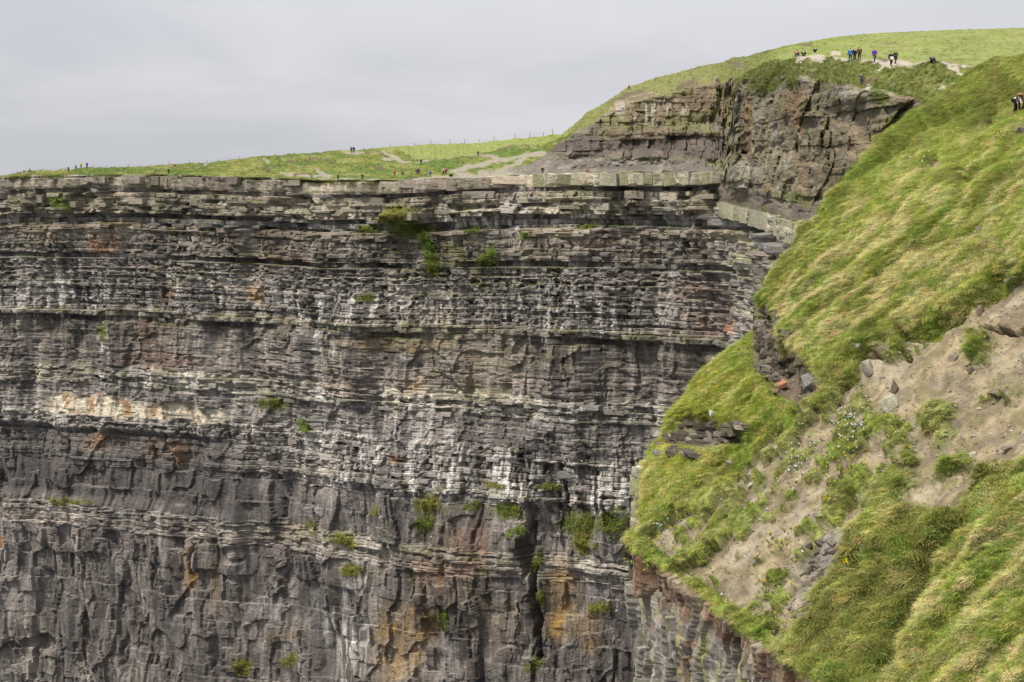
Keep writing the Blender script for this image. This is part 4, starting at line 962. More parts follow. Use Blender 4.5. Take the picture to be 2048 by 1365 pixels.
sc_ = sc_ * sc_z
scl = np.stack([sc_, sc_, sc_ * gr.uniform(0.7, 1.1, n)], -1)
col = GE[rE, cE] * gr.uniform(0.72, 1.28, (n, 1)) * (1 + 0.08 * gr.normal(size=(n, 3)))
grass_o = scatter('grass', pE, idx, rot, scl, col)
print('hillside tufts', n)
# turf fringe along the silhouette of the hillside
# --- plateau, brow and headland
def far_grass(name, P, dens, cols, size, r, lean=0.2):
    p, a, b = sample(P, dens, r)
    m = len(p)
    rt = np.stack([0.15 * r.normal(size=m), lean + 0.25 * r.normal(size=m), r.uniform(0, 6.28, m)], -1)
    s1 = size * r.uniform(0.6, 1.3, m)
    return scatter(name, p, r.integers(0, 4, m), rt, np.stack([s1, s1, s1 * 0.8], -1), cols[a, b] * r.uniform(0.75, 1.25, (m, 1)))
dB = turf_b * (1 - np.clip(pm if pm.shape == Um.shape else 0, 0, 1)) if False else turf_b
isg = (CB[..., 1] > CB[..., 0] * 0.96) & (CB[..., 1] > 2.0 * CB[..., 2])
far_grass('plateau_grass', PB, np.where(isg & (Um > -30), np.where(wgt > .5, 2.2, 0.9) * (1 - 0.8 * fieldm), 0), CB * 1.1, 1.15, gr)
isg2 = (CGr[..., 1] > CGr[..., 0] * 0.97) & (CGr[..., 1] > 2.0 * CGr[..., 2])
far_grass('headland_grass', PG, np.where(isg2 & (Ug < 2070), 0.12 + 3.2 * lowg, 0), CGr * 1.15, 1.05, gr)
far_grass('ledge_grass', PH, np.where(grs > 0.45, 4.0 * grs, 0), CG1 * (1 + 0.35 * fbm(Uh / 12, Vh / 9, 3, 720))[..., None] * np.array((1.15, 1.2, 1.1)), 1.0, gr)
# turf hanging over the rim of the far wall
rimd = np.zeros(PW.shape[:2]); rimd[0:5] = (np.clip(sst(-0.05, 0.35, fbm(sarc / 7, sarc * 0, 3, 721)), 0, 1) * (uc < 900) * 26)[None, :] * np.array((1, 1, .7, .4, .2))[:, None]
far_grass('rim_grass', PW, rimd, np.broadcast_to(np.array((0.16, 0.185, 0.05)), PW.shape), 1.1, gr, 0.5)

LG_ = ledge * sst(0.0, 0.45, fbm(S / 6, B / 5, 3, 117)) * (0.25 + np.maximum.reduce([blob(UP, VP, 950, 510, 220, 110), 0.9 * blob(UP, VP, 980, 1040, 330, 90), 0.8 * blob(UP, VP, 800, 450, 90, 60), 0.5 * blob(UP, VP, 1180, 460, 200, 20)])) * (BW > 1.5) * keep
far_grass('cliff_grass', PW, LG_ * 6.5, np.broadcast_to(np.array((0.18, 0.205, 0.05)), PW.shape) * (1 + 0.3 * fbm(S / 4, B / 3, 2, 118))[..., None], 0.95, gr, 0.4)
# --- clumps of grass on the ledges of the far wall, each a plant of its own
CL_LABELS = {}
def place_words(u, v):
    h_ = 'far left' if u < 250 else 'left' if u < 550 else 'middle' if u < 950 else 'right'
    return h_
def clump(cu, cv, ru, rv, rot, kind, label):
    r = np.random.default_rng(int(cu * 7 + cv))
    nb = int(np.clip(ru * rv * 0.55, 60, 420))
    V, Fc, C = [], [], []
    base = GC[kind] * 1.25
    org = Vector(flat_w[pick_w(cu, cv)])
    cr_, sr_ = math.cos(rot), math.sin(rot)
    for b in range(nb):
        a_, q_ = r.uniform(0, 6.283), math.sqrt(r.random())
        q_ *= 0.75 + 0.35 * math.sin(a_ * 3 + cu) * r.random() + 0.25 * r.random()
        du, dv = ru * q_ * math.cos(a_), rv * q_ * math.sin(a_)
        u, v = cu + du * cr_ - dv * sr_, cv + du * sr_ + dv * cr_
        if float(vnoise(np.array(u / 9.0 + cu), np.array(v / 5.0), 77)) + 0.5 * r.random() < 0.0: continue
        v += rv * 0.9 * max(0.0, r.normal() - 0.6) * (u % 9 < 4)
        p0 = flat_w[pick_w(u, v)] + np.array([0, -0.12, 0])
        for t_ in range(5):
            L = r.uniform(0.25, 0.8); az = r.normal() * 0.9 - math.pi / 2; w = r.uniform(0.07, 0.13)
            o0 = p0 + np.array([r.normal() * 0.35, -abs(r.normal()) * 0.1, r.normal() * 0.3])
            d1_ = np.array([math.cos(az) * 0.6, math.sin(az) * 0.6, 0.6]); d2_ = np.array([math.cos(az), math.sin(az) * 0.8, -0.55])
            sd = np.array([-math.sin(az), math.cos(az), 0.3])
            p1 = o0 + d1_ * L * 0.5; p2 = p1 + d2_ * L * 0.6
            i0 = len(V); V += [o0 - sd * w / 2, o0 + sd * w / 2, p1 + sd * w / 2, p1 - sd * w / 2, p2]
            cc = base * r.uniform(0.6, 1.35) * (1 + 0.08 * r.normal(size=3)); C += [cc * 0.8, cc * 0.8, cc, cc, cc * 1.15]
            Fc += [(i0, i0 + 1, i0 + 2), (i0, i0 + 2, i0 + 3), (i0 + 3, i0 + 2, i0 + 4)]
    V = np.array(V) - np.array(org)
    o = bpy.data.objects.new('grass_clump', mesh_np('grass_clump', V, Fc, M_BLADE, C, False))
    o.location = org
    link(o); tag(o, label, 'grass clump', 'grass clumps on the cliff ledges')
CLN = ['rounded green cap of grass on top of the knob of rock high on the wall', 'broad yellow green grass skirt spreading below the grassy knob', 'left shoulder of grass beside the grassy knob of rock', 'small dark green tuft on the ledge just left of the grassy knob',
       'upper piece of the green grass trail falling below the grassy knob', 'lower piece of the green grass trail falling below the grassy knob', 'upright green tuft right of the grass trail on the wall', 'small dark tuft capping a block right of the grassy knob',
       'flat tuft beneath the dark tuft that caps a block', 'narrow upright green clump beside a white streak at the left of the wall', 'pale green clump in the niches under the rim at far left', 'yellow green clump topping the pale grey face left of the dark chimney crack',
       'yellowish grass patch under the clump left of the dark chimney crack', 'bushy green clump at the top of the dark chimney crack', 'widest bright green hanging clump, right of the chimney crack', 'pointed lower end of the widest hanging green clump',
       'hanging green clump nearest the near slope, beside the widest one', 'slanting green clump on the grey face in the lower middle', 'thin dark green strip slanting down a pale slab, left of the lower middle', 'small green clump under the slanting clump in the lower middle',
       'long flat green strip on a ledge of the black streaked beds', 'shorter flat green strip, left of the long strip on the black streaked beds', 'round moss green clump low on the wall at the bottom edge, right of the pair', 'round moss green clump low on the wall at the bottom edge, left of the pair',
       'row of sprigs on the whitish beds just right of the orange band', 'small sprigs hanging below the row on the whitish beds', 'dark tuft on thin beds left of the centre of the wall', 'upright strip of green halfway down the dark chimney crack', 'lower upright strip of green in the dark chimney crack',
       'slim tuft on the edge of the grey face, below the streaked beds', 'small tuft on a ledge below the pale rim slabs', 'brownish flat tuft on a ledge under the rim at the middle of the wall', 'small tuft beside the upper chimney crack', 'tiny round tuft left of the chimney crack top',
       'brown green tuft low on the wall near the corner of the near cliff', 'tiny tuft on the beds just left of the near slope', 'thin grass line on a yellowish block ledge', 'faint yellow moss line on the pale band at the lower left', 'moss tuft at the foot of the chimney crack', 'slim green strip in the ochre stained face at the bottom']
for (c_, lab) in zip(CLUMPS, CLN): clump(*c_, lab)

# ================================================================== WILDFLOWERS ON THE HILLSIDE
def flower_plant(name, u, v, wpx, n, pc, lc, label, cat, dot=0.045):
    r = np.random.default_rng(int(u + v))
    k = pick_e(u, v); org = flat_e[k] + nrm * 0.05
    sz = wpx / F * org[1]
    e = bpy.data.objects.new(name, None); e.location = org; link(e); tag(e, label, cat, 'wildflower clumps on the hillside')
    V, Fc, C, V2, F2, C2 = [], [], [], [], [], []
    for b in range(int(n * 0.6)):
        x, y = r.normal() * sz * 0.45, r.normal() * sz * 1.3
        z0 = AE * x + BE * y
        hgt = r.uniform(0.10, 0.3)
        p = np.array([x, y, z0 + hgt])
        i0 = len(V)
        for q in range(6):
            an = q * 1.047; V.append(p + np.array([math.cos(an) * dot, math.sin(an) * dot * 0.6 - 0.3 * dot, math.sin(an) * dot * 0.8])); C.append(np.array(pc) * r.uniform(0.8, 1.1))
        V.append(p + np.array([-0.01, -0.03, 0.02])); C.append(np.array(pc) * 0.9)
        for q in range(6): Fc.append((i0 + q, i0 + (q + 1) % 6, i0 + 6))
        for q in range(4):
            an = r.uniform(0, 6.28); L = r.uniform(0.12, 0.24); j0 = len(V2); b0 = np.array([x, y, z0])
            d = np.array([math.cos(an), math.sin(an), 1.2]) * L
            sdv = np.array([-math.sin(an), math.cos(an), 0]) * 0.035
            V2 += [b0, b0 + d * 0.5 + sdv, b0 + d, b0 + d * 0.5 - sdv]; F2 += [(j0, j0 + 1, j0 + 2), (j0, j0 + 2, j0 + 3)]; C2 += [np.array(lc) * r.uniform(0.7, 1.3)] * 4
    fo = bpy.data.objects.new('blossoms', mesh_np('blossoms', V, Fc, M_BLADE, C)); link(fo, e); fo['kind'] = 'stuff'
    lo = bpy.data.objects.new('leaves', mesh_np('leaves', V2, F2, M_BLADE, C2)); link(lo, e); lo['kind'] = 'stuff'
YEL, WHT, PNK = (0.72, 0.55, 0.03), (0.75, 0.74, 0.80), (0.45, 0.22, 0.50)
LG, LD = (0.15, 0.21, 0.045), (0.09, 0.15, 0.05)
for (u, v, w, nf, pc, lc, lab, cat) in [
        (1300, 1082, 44, 60, YEL, LG, 'yellow flowers on the grassy tip above the brown near cliff', 'wildflowers'), (1345, 1062, 26, 30, YEL, LG, 'yellow flowers behind the grassy tip, below white flowers', 'wildflowers'),
        (1335, 1040, 34, 30, WHT, LD, 'white flowers at the brink above the grassy tip', 'wildflowers'), (1570, 1228, 34, 46, YEL, LG, 'bright yellow flowers at the foot of the crumbly grey gully', 'wildflowers'),
        (1535, 1172, 30, 36, YEL, LG, 'scattered yellow flowers left of the crumbly grey gully', 'wildflowers'), (1690, 1128, 16, 14, YEL, LG, 'small yellow clump right of the crumbly grey gully', 'wildflowers'), (1765, 1056, 14, 10, YEL, LG, 'tiny yellow clump in dark grass below the bare soil', 'wildflowers'),
        (1700, 848, 28, 30, WHT, LD, 'white flower cushion, upper one on dark leaves below the pale flat stone', 'wildflowers'), (1703, 866, 30, 36, WHT, LD, 'white flower cushion, lower one on dark leaves below the pale flat stone', 'wildflowers'), (1698, 884, 24, 12, WHT, LD, 'dark leafy cushion with few white flowers, lowest of the three', 'wildflowers'),
        (1700, 825, 30, 24, WHT, LG, 'loose white flowers just under the pale flat stone', 'wildflowers'), (1600, 905, 50, 36, WHT, LD, 'sprinkled white flowers in the middle of the patchy slope', 'wildflowers'), (1585, 950, 30, 14, WHT, LD, 'few white flowers low in the patchy slope', 'wildflowers'),
        (1775, 870, 44, 50, YEL, LG, 'yellow flowers on the green tongue inside bare soil', 'wildflowers'), (1680, 930, 40, 40, YEL, LG, 'yellow flowers around the middle of the patchy slope', 'wildflowers'), (1400, 800, 30, 30, YEL, LG, 'yellow flowers on the outer edge of the grassy knoll', 'wildflowers'),
        (1541, 616, 14, 16, PNK, LG, 'pink flower tuft on top of the dark layered outcrop', 'wildflowers'), (1952, 466, 16, 16, PNK, LG, 'pink flower tuft in the bright upper slope', 'wildflowers'), (1830, 330, 40, 14, WHT, LG, 'sparse white flowers high on the dark upper slope', 'wildflowers'),
        (1990, 275, 50, 30, YEL, LG, 'yellow specks below the two people bending at the right edge', 'wildflowers'), (1800, 1236, 18, 8, (0.18, 0.30, 0.2), (0.10, 0.2, 0.13), 'blue green leafy plant in dark grass near the bottom', 'wildflowers'),
        (1570, 1078, 40, 30, YEL, LG, 'yellow flowers above the soil strip of the patchy slope', 'wildflowers'), (1655, 1010, 24, 20, YEL, LG, 'yellow flowers with a white one beside the gully top', 'wildflowers')]:
    flower_plant('wildflower_clump', u, v, w, nf, pc, lc, lab, cat, 0.05 if nf < 20 else 0.042)
# countless small seed heads and buttercups
ys = grass * (1 - zone_dark * .6) * (0.25 + 0.9 * sst(0, 0.5, fbm(Ue / 40, Ve / 30, 3, 730))) * 0.7 * (Ue < 2080)
pY, rY, cY = sample(PE, ys, gr)
m = len(pY)
V = np.empty((m, 4, 3)); q = gr.uniform(0.012, 0.03, (m, 1))
ctr = pY + nrm * gr.uniform(0.18, 0.42, (m, 1)) + np.array([-0.1, 0, 0])
V[:, 0] = ctr + np.c_[-q, 0 * q, 0 * q]; V[:, 1] = ctr + np.c_[0 * q, -q, -q]; V[:, 2] = ctr + np.c_[q, 0 * q, 0 * q]; V[:, 3] = ctr + np.c_[0 * q, q * .3, q * 1.4]
ids = np.arange(m * 4).reshape(m, 4)
cY_ = np.where((gr.random(m) < 0.5)[:, None], np.array((0.62, 0.5, 0.08)), np.array((0.55, 0.50, 0.34)))
so = bpy.data.objects.new('wildflowers', mesh_np('wildflowers', V, ids, M_BLADE, np.repeat(cY_, 4, 0))); link(so); so['kind'] = 'stuff'

# ================================================================== ROCKS ON THE HILLSIDE
def seat_rock(u, v, wpx, hpx, col, label, name='boulder', cat='boulder', tilt=0.0, flat=False, parts=None, depth=0.8, sink=0.25):
    P = flat_e[pick_e(u, v + hpx * 0.3)]
    w, h_ = wpx / F * P[1], hpx / F * P[1]
    me = hull_mesh(name, block_pts(w, w * depth, h_, 0.35) if flat else rock_pts(w, w * depth, h_, 18), M_NEAR, col)
    o = bpy.data.objects.new(name, me)
    o.location = P + np.array([0, 0, 1.0]) * h_ * (0.5 - sink)
    o.rotation_euler = (rng.normal() * .1, tilt, rng.normal() * .4)
    link(o); tag(o, label, cat, 'loose boulders on the hillside')
    return o
GY, PL, BR = (0.235, 0.205, 0.165), (0.36, 0.34, 0.26), (0.17, 0.135, 0.10)
for (u, v, w, h_, c, lab, flat, tl) in [
        (1780, 808, 30, 24, PL, 'pale greenish flat stone at the top of the bare soil', True, -.5), (2026, 552, 56, 15, (0.19, 0.165, 0.13), 'long grey slab under the turf at the right edge', False, -.35), (1738, 738, 26, 46, GY, 'tall grey leaning stone below the turf scarp', False, -.4),
        (1788, 772, 22, 34, BR, 'brown upright lump beside the grass tongue in bare soil', False, 0), (1990, 790, 34, 22, BR, 'dark rounded boulder in the bare soil near the right edge', False, 0), (1905, 715, 26, 18, GY, 'grey stone in the upper bare soil beside hanging turf', False, 0),
        (1940, 740, 18, 14, BR, 'small brown stone in the middle of the bare soil', False, 0), (1962, 620, 20, 24, BR, 'brown stone beneath the dark turf scarp at right', False, 0), (1942, 910, 16, 10, PL, 'small pale slab low in the bare soil', True, -.3), (2012, 895, 26, 18, GY, 'grey boulder low in the bare soil by the right edge', False, 0),
        (1510, 1124, 16, 14, GY, 'round grey stone alone on the lower soil strip', False, 0), (1428, 826, 12, 8, (0.7, 0.7, 0.68), 'white stone on top of the layered ledge', True, 0), (1620, 768, 46, 34, (0.24, 0.235, 0.22), 'speckled lichen boulder under the overhanging turf', False, .5),
        (1560, 774, 30, 10, (0.30, 0.16, 0.09), 'reddish brown broken stone on the dark bare ledge', True, -.4), (1546, 782, 26, 6, (0.30, 0.2, 0.13), 'thin reddish splinter beside the broken stone on the ledge', True, -.2), (1455, 927, 18, 16, GY, 'grey stone in grass below the layered ledge', False, 0),
        (1878, 890, 12, 10, GY, 'small grey stone near the grass tuft in bare soil', False, 0), (1500, 970, 20, 16, PL, 'pale stone at the top edge of the patchy slope', False, 0), (1720, 690, 20, 14, GY, 'grey stone by the foot of the bright turf', False, 0), (2036, 262, 30, 18, GY, 'grey rock by the flowers below the bending people', False, 0)]:
    seat_rock(u, v, w, h_, c, lab, flat=flat, tilt=tl)
# two layered outcrops and the crumbly gully: things made of stones
def outcrop(name, label, cat, spots, cat_group=None, layered=True, back=0.0):
    u0, v0 = spots[0][:2]
    base = flat_e[pick_e(u0, v0)]
    e = bpy.data.objects.new(name, None); e.location = base; link(e); tag(e, label, cat)
    for (u, v, w, h_, c, tl) in spots:
        P = flat_e[pick_e(u, v)]
        ww, hh = w / F * P[1], h_ / F * P[1]
        me = hull_mesh('stone', block_pts(ww, max(ww * 0.7, 1.0), hh * 1.25, 0.5) if layered else rock_pts(ww, ww, hh, 16), M_NEAR, c)
        o = bpy.data.objects.new('stone', me)
        o.location = Vector(P + np.array([0.1, 0.25 + back, -0.1])) - Vector(base); o.rotation_euler = (rng.normal() * .06, tl + rng.normal() * .08, rng.normal() * .2)
        link(o, e)
D1, D2, D3 = (0.085, 0.07, 0.055), (0.125, 0.108, 0.08), (0.19, 0.172, 0.135)
sp = []
r = np.random.default_rng(25)
for i in range(26):
    v = 618 + i * 5.6
    lft = 1510 + r.uniform(-5, 6) + (4 if i > 14 else 0); right = 1556 + r.uniform(-8, 8) + 0.12 * (v - 618)
    while lft < right:
        w = r.uniform(10, 34); sp.append((lft + w / 2, v + r.uniform(-2, 2), w, r.uniform(5, 9), tuple(np.array((D1, D2, D1, D3)[int(r.integers(0, 4))]) * r.uniform(.7, 1.2)), r.uniform(-.05, .2))); lft += w * r.uniform(.8, 1.0)
for (u, v) in ((1560, 700), (1572, 716), (1590, 708), (1604, 722), (1592, 738), (1612, 742)): sp.append((u, v, 26, 15, D2, .2))
outcrop('rock_outcrop', 'dark layered outcrop under the overhanging turf at the brink', 'outcrop', sp)
sp = []
r = np.random.default_rng(15)
for i in range(64):
    t = r.random(); u = 1325 + 175 * t; vc = 893 - 40 * t; sp_ = 10 + 26 * math.sin(math.pi * min(1, t * 1.1))
    v = vc + r.uniform(-1, 1) * sp_
    sp.append((u, v, r.uniform(26, 70), r.uniform(4, 7), tuple(np.array((D3, D1, D2, D1)[i % 4]) * r.uniform(.75, 1.2)), 0.05))
outcrop('rock_outcrop', 'low layered ledge of grey brown rock across the grassy knoll', 'outcrop', sp)
sp = []
r = np.random.default_rng(5)
for i in range(70):
    t = r.random(); u = 1600 + 75 * (1 - t) + r.normal() * 17; v = 1075 + 150 * t + r.normal() * 14
    if u < 1570: continue
    sp.append((u, v, r.uniform(14, 36), r.uniform(4, 7), tuple(np.array((0.175, 0.15, 0.125)) * r.uniform(0.5, 1.25)), -0.5))
outcrop('crumbling_rock', 'crumbling grey violet rock in the gully of the patchy slope', 'outcrop', sp, layered=True)
# the greenish pillar behind the brink
pb = unproj(1289, 1010, 119.0)
e = bpy.data.objects.new('rock_pillar', None); e.location = pb; link(e); tag(e, 'pale pillar of rock with green lichen standing behind the brink', 'rock pillar')
for (u, v, w, h_, c) in [(1286, 946, 22, 20, (0.36, 0.35, 0.26)), (1287, 974, 28, 40, (0.29, 0.29, 0.16)), (1286, 1000, 30, 30, (0.24, 0.225, 0.13)), (1290, 1026, 36, 34, (0.26, 0.235, 0.15)), (1291, 1056, 42, 38, (0.20, 0.17, 0.115)), (1292, 1084, 40, 30, (0.16, 0.135, 0.10)), (1292, 1130, 46, 80, (0.17, 0.14, 0.11))]:
    P = unproj(u, v, 119.0 + rng.normal() * .2)
    for k_ in range(2):
        ww = w / F * 119 * (0.5 if k_ else 0.42)
        me = hull_mesh('stone', block_pts(ww, 1.3, h_ / F * 119 * rng.uniform(.95, 1.1), .5), M_NEAR, np.array(c) * rng.uniform(.8, 1.1), .25)
        o = bpy.data.objects.new('stone', me); o.location = Vector(P) - Vector(pb) + Vector(((k_ - .5) * w / F * 119 * .5, rng.normal() * .2, rng.normal() * .05)); o.rotation_euler = (rng.normal() * .05, rng.normal() * .06, 0.5 + rng.normal() * .25); link(o, e)
# gravel and rubble on the bare soil: real stones joined into one
pR, rR, cR = sample(PE, soil * 11.0 * (Ue < 2080) * (Ve < 1400), gr)
Vr, Fr, Cr = [], [], []
ico = [(0, 0, 1), (0.9, 0, 0.1), (0.2, 0.85, 0), (-0.8, 0.4, 0.1), (-0.6, -0.6, -0.1), (0.4, -0.8, 0), (0, 0, -0.8)]
icf = [(0, 1, 2), (0, 2, 3), (0, 3, 4), (0, 4, 5), (0, 5, 1), (6, 2, 1), (6, 3, 2), (6, 4, 3), (6, 5, 4), (6, 1, 5)]
m = len(pR)
I = np.array(ico)[None] * (1 + 0.35 * gr.normal(size=(m, 7, 3))) * (0.02 + 0.05 * gr.random((m, 1, 1)) ** 3 * 2.2) * np.array([1, 1, 0.7])
Vr = (I + pR[:, None, :]).reshape(-1, 3); Fr = (np.array(icf)[None] + (np.arange(m) * 7)[:, None, None]).reshape(-1, 3)
Cr = np.repeat(np.where((gr.random(m) < .3)[:, None], np.array((0.34, 0.31, 0.25)), np.array((0.2, 0.165, 0.12))) * gr.uniform(0.7, 1.2, (m, 1)), 7, 0)
ro = bpy.data.objects.new('gravel', mesh_np('gravel', Vr, Fr, M_NEAR, Cr)); link(ro); ro['kind'] = 'stuff'
print('gravel', m)

# ================================================================== PEOPLE, CATTLE, BIRDS
def skin_mesh(name, V, E, R, roots=(0,), levels=1):
    me = bpy.data.meshes.new(name)
    me.from_pydata([tuple(v) for v in V], E, [])
    o = bpy.data.objects.new(name, me); COL.objects.link(o)
    md = o.modifiers.new('skin', 'SKIN'); md.use_smooth_shade = True
    sv = me.skin_vertices[0].data
    for i, r in enumerate(R):
        r2 = (r, r) if np.isscalar(r) else r
        sv[i].radius = r2; sv[i].use_root = i in roots
    if levels:
        sb = o.modifiers.new('sub', 'SUBSURF'); sb.levels = levels; sb.render_levels = levels
    dg = bpy.context.evaluated_depsgraph_get()
    out_me = bpy.data.meshes.new_from_object(o.evaluated_get(dg))
    bpy.data.objects.remove(o); bpy.data.meshes.remove(me)
    out_me.name = name
    return out_me
def joints(pose):
    J = dict(pel=(0, 0, .93), spi=(0, 0.01, 1.12), che=(0, 0, 1.32), nek=(0, 0, 1.46), hea=(0, -.015, 1.57), top=(0, -.01, 1.66))
    for s, n in ((-1, 'l'), (1, 'r')):
        J['sh' + n] = (s * .185, 0, 1.39); J['el' + n] = (s * .235, .03, 1.12); J['wr' + n] = (s * .245, -.06, .88); J['ha' + n] = (s * .245, -.09, .80)
        J['hi' + n] = (s * .09, 0, .90); J['kn' + n] = (s * .10, -.02, .50); J['an' + n] = (s * .105, .02, .09); J['to' + n] = (s * .12, -.15, .035)
    if pose == 'walk':
        J.update(knl=(-.10, -.17, .52), anl=(-.10, -.20, .10), tol=(-.11, -.37, .05), knr=(.10, .06, .50), anr=(.10, .28, .14), tor=(.11, .15, .03), ell=(-.235, .12, 1.14), wrl=(-.22, .10, .90), hal=(-.21, .08, .82), elr=(.235, -.04, 1.13), wrr=(.2, -.2, .95), har=(.19, -.26, .9))
    if pose == 'photo':
        for s, n in ((-1, 'l'), (1, 'r')): J['el' + n] = (s * .25, -.17, 1.22); J['wr' + n] = (s * .09, -.30, 1.45); J['ha' + n] = (s * .06, -.31, 1.53)
    if pose == 'wide':
        for s, n in ((-1, 'l'), (1, 'r')): J['el' + n] = (s * .38, .03, 1.2); J['wr' + n] = (s * .5, -.05, .98); J['ha' + n] = (s * .53, -.07, .9)
    if pose == 'sit':
        dz = -.80
        for k in ('pel', 'spi', 'che', 'nek', 'hea', 'top', 'shl', 'shr'): x, y, z = J[k]; J[k] = (x, y - (.08 if k != 'pel' else 0) * (z - .93) * 2, z + dz)
        for s, n in ((-1, 'l'), (1, 'r')):
            J['hi' + n] = (s * .09, -.02, .13); J['kn' + n] = (s * .14, -.42, .42); J['an' + n] = (s * .12, -.60, .08); J['to' + n] = (s * .13, -.76, .04)
            J['el' + n] = (s * .26, -.16, .36); J['wr' + n] = (s * .13, -.38, .45); J['ha' + n] = (s * .07, -.42, .48)
    if pose == 'bend':
        J.update(pel=(0, .10, .90), spi=(0, -.05, 1.04), che=(0, -.26, 1.10), nek=(0, -.42, 1.10), hea=(0, -.53, 1.10), top=(0, -.62, 1.11))
        for s, n in ((-1, 'l'), (1, 'r')):
            J['sh' + n] = (s * .18, -.33, 1.10); J['el' + n] = (s * .22, -.42, .82); J['wr' + n] = (s * .17, -.48, .58); J['ha' + n] = (s * .15, -.50, .49)
            J['hi' + n] = (s * .09, .08, .87); J['kn' + n] = (s * .10, -.02, .49); J['an' + n] = (s * .105, .04, .09); J['to' + n] = (s * .12, -.13, .035)
    return {k: np.array(v, float) for k, v in J.items()}
POSES = {}
def pose_meshes(pose):
    if pose in POSES: return POSES[pose]
    J = joints(pose)
    def build(name, chain_edges, rad, extra=0.0, fingers=False):
        ks = list(rad); V = [J[k] for k in ks]; E = [(ks.index(a), ks.index(b)) for a, b in chain_edges]; R = [np.array(rad[k], float) + extra if not np.isscalar(rad[k]) else rad[k] + extra for k in ks]
        roots = [0]
        if fingers:
            for n, sx in (('l', -1), ('r', 1)):
                d = J['ha' + n] - J['wr' + n]; d /= np.linalg.norm(d)
                side = np.array((0, 1.0, 0)) if abs(d[1]) < .8 else np.array((1.0, 0, 0))
                side = side - d * side.dot(d); side /= np.linalg.norm(side); cup = np.cross(d, side) * -sx
                for q in range(5):
                    if q < 4:
                        L = (.075, .085, .08, .06)[q]; b0 = J['ha' + n] + side * (q - 1.5) * .021; dd = d
                    else:
                        L = .06; b0 = J['ha' + n] - d * .045 - side * .035; dd = d * .6 - side * .8
                    i0 = len(V); roots.append(i0)
                    V += [b0, b0 + dd * L * .55, b0 + dd * L * .9 + cup * L * .35]; R += [.0095, .009, .007]; E += [(i0, i0 + 1), (i0 + 1, i0 + 2)]
        return skin_mesh(name, V, E, R, tuple(roots))
    br = dict(pel=(.135, .10), spi=(.12, .09), che=(.145, .105), nek=.05, hea=(.078, .098), top=(.055, .07))
    for n in 'lr': br.update({'sh' + n: .058, 'el' + n: .04, 'wr' + n: .028, 'ha' + n: (.038, .02), 'hi' + n: .085, 'kn' + n: .058, 'an' + n: .04, 'to' + n: .035})
    be = [('pel', 'spi'), ('spi', 'che'), ('che', 'nek'), ('nek', 'hea'), ('hea', 'top')]
    for n in 'lr': be += [('che', 'sh' + n), ('sh' + n, 'el' + n), ('el' + n, 'wr' + n), ('wr' + n, 'ha' + n), ('pel', 'hi' + n), ('hi' + n, 'kn' + n), ('kn' + n, 'an' + n), ('an' + n, 'to' + n)]
    body = build('body', be, br, 0, True)
    jr = {k: v for k, v in br.items() if k in ('pel', 'spi', 'che') or k[:2] in ('sh', 'el', 'wr')}
    je = [e for e in be if e[0] in jr and e[1] in jr]
    jacket = build('jacket', je, jr, .03)
    trs = {k: v for k, v in br.items() if k == 'pel' or k[:2] in ('hi', 'kn', 'an')}
    tro = build('trousers', [e for e in be if e[0] in trs and e[1] in trs], trs, .02)
    h_, t_, nk = J['hea'], J['top'], J['nek']
    up = (t_ - h_) / np.linalg.norm(t_ - h_); bk = np.cross(np.array((1.0, 0, 0)), up) * 1.0
    if pose != 'bend' and bk[1] < 0: bk = -bk
    hair = skin_mesh('hair', [h_ + bk * .035 - up * .03, h_ + bk * .02 + up * .04, t_ + bk * .015], [(0, 1), (1, 2)], [(.075, .07), (.088, .095), (.068, .075)])
    sh = []
    for n in 'lr':
        a, b = J['an' + n], J['to' + n]
        sh.append(skin_mesh('shoe', [a + np.array((0, .05, -.03)), (a + b) / 2 + np.array((0, 0, .0)), b], [(0, 1), (1, 2)], [.055, .052, .045]))
    nose = None
    POSES[pose] = (body, jacket, tro, hair, sh)
    return POSES[pose]
PM = {}
def cm(col, nm):
    if nm not in PM: PM[nm] = plain(nm, col, 0.8, 0.15)
    return PM[nm]
SKIN = cm((0.50, 0.31, 0.23), 'skin')
CLO = dict(black=(0.015, 0.015, 0.018), navy=(0.022, 0.03, 0.085), blue=(0.03, 0.16, 0.42), grey=(0.13, 0.13, 0.15), red=(0.48, 0.035, 0.035), orange=(0.75, 0.20, 0.04), purple=(0.13, 0.03, 0.34), maroon=(0.14, 0.02, 0.07), white=(0.72, 0.72, 0.75),
           green=(0.05, 0.07, 0.03), yellow=(0.6, 0.42, 0.06), pale=(0.35, 0.42, 0.45), brown=(0.10, 0.06, 0.035), jeans=(0.05, 0.075, 0.15), tan=(0.38, 0.27, 0.16), blond=(0.48, 0.33, 0.14), ginger=(0.33, 0.13, 0.05), dark=(0.03, 0.022, 0.018), slate=(0.06, 0.07, 0.09), pink=(0.6, 0.32, 0.36))
def person(P, hgt, yaw, pose, jk, tr, hr, label, group):
    body, jacket, tro, hair, sh = pose_meshes(pose)
    e = bpy.data.objects.new('person', None); e.location = P; e.rotation_euler = (0, 0, yaw); k = hgt / 1.7; e.scale = (k * 1.15, k * 1.15, k * 1.04)
    link(e); tag(e, label, 'person', group)
    def sub(nm, me, mat):
        if not me.materials: me.materials.append(mat)
        o = bpy.data.objects.new(nm, me); link(o, e)
        o.material_slots[0].link = 'OBJECT'; o.material_slots[0].material = mat
        return o
    sub('body', body, SKIN); sub('jacket', jacket, cm(CLO[jk], 'cloth_' + jk)); sub('trousers', tro, cm(CLO[tr], 'cloth_' + tr)); sub('hair', hair, cm(CLO[hr], 'hair_' + hr))
    for m_ in sh: sub('shoe', m_, cm(CLO['dark'], 'shoe_leather'))
    return e
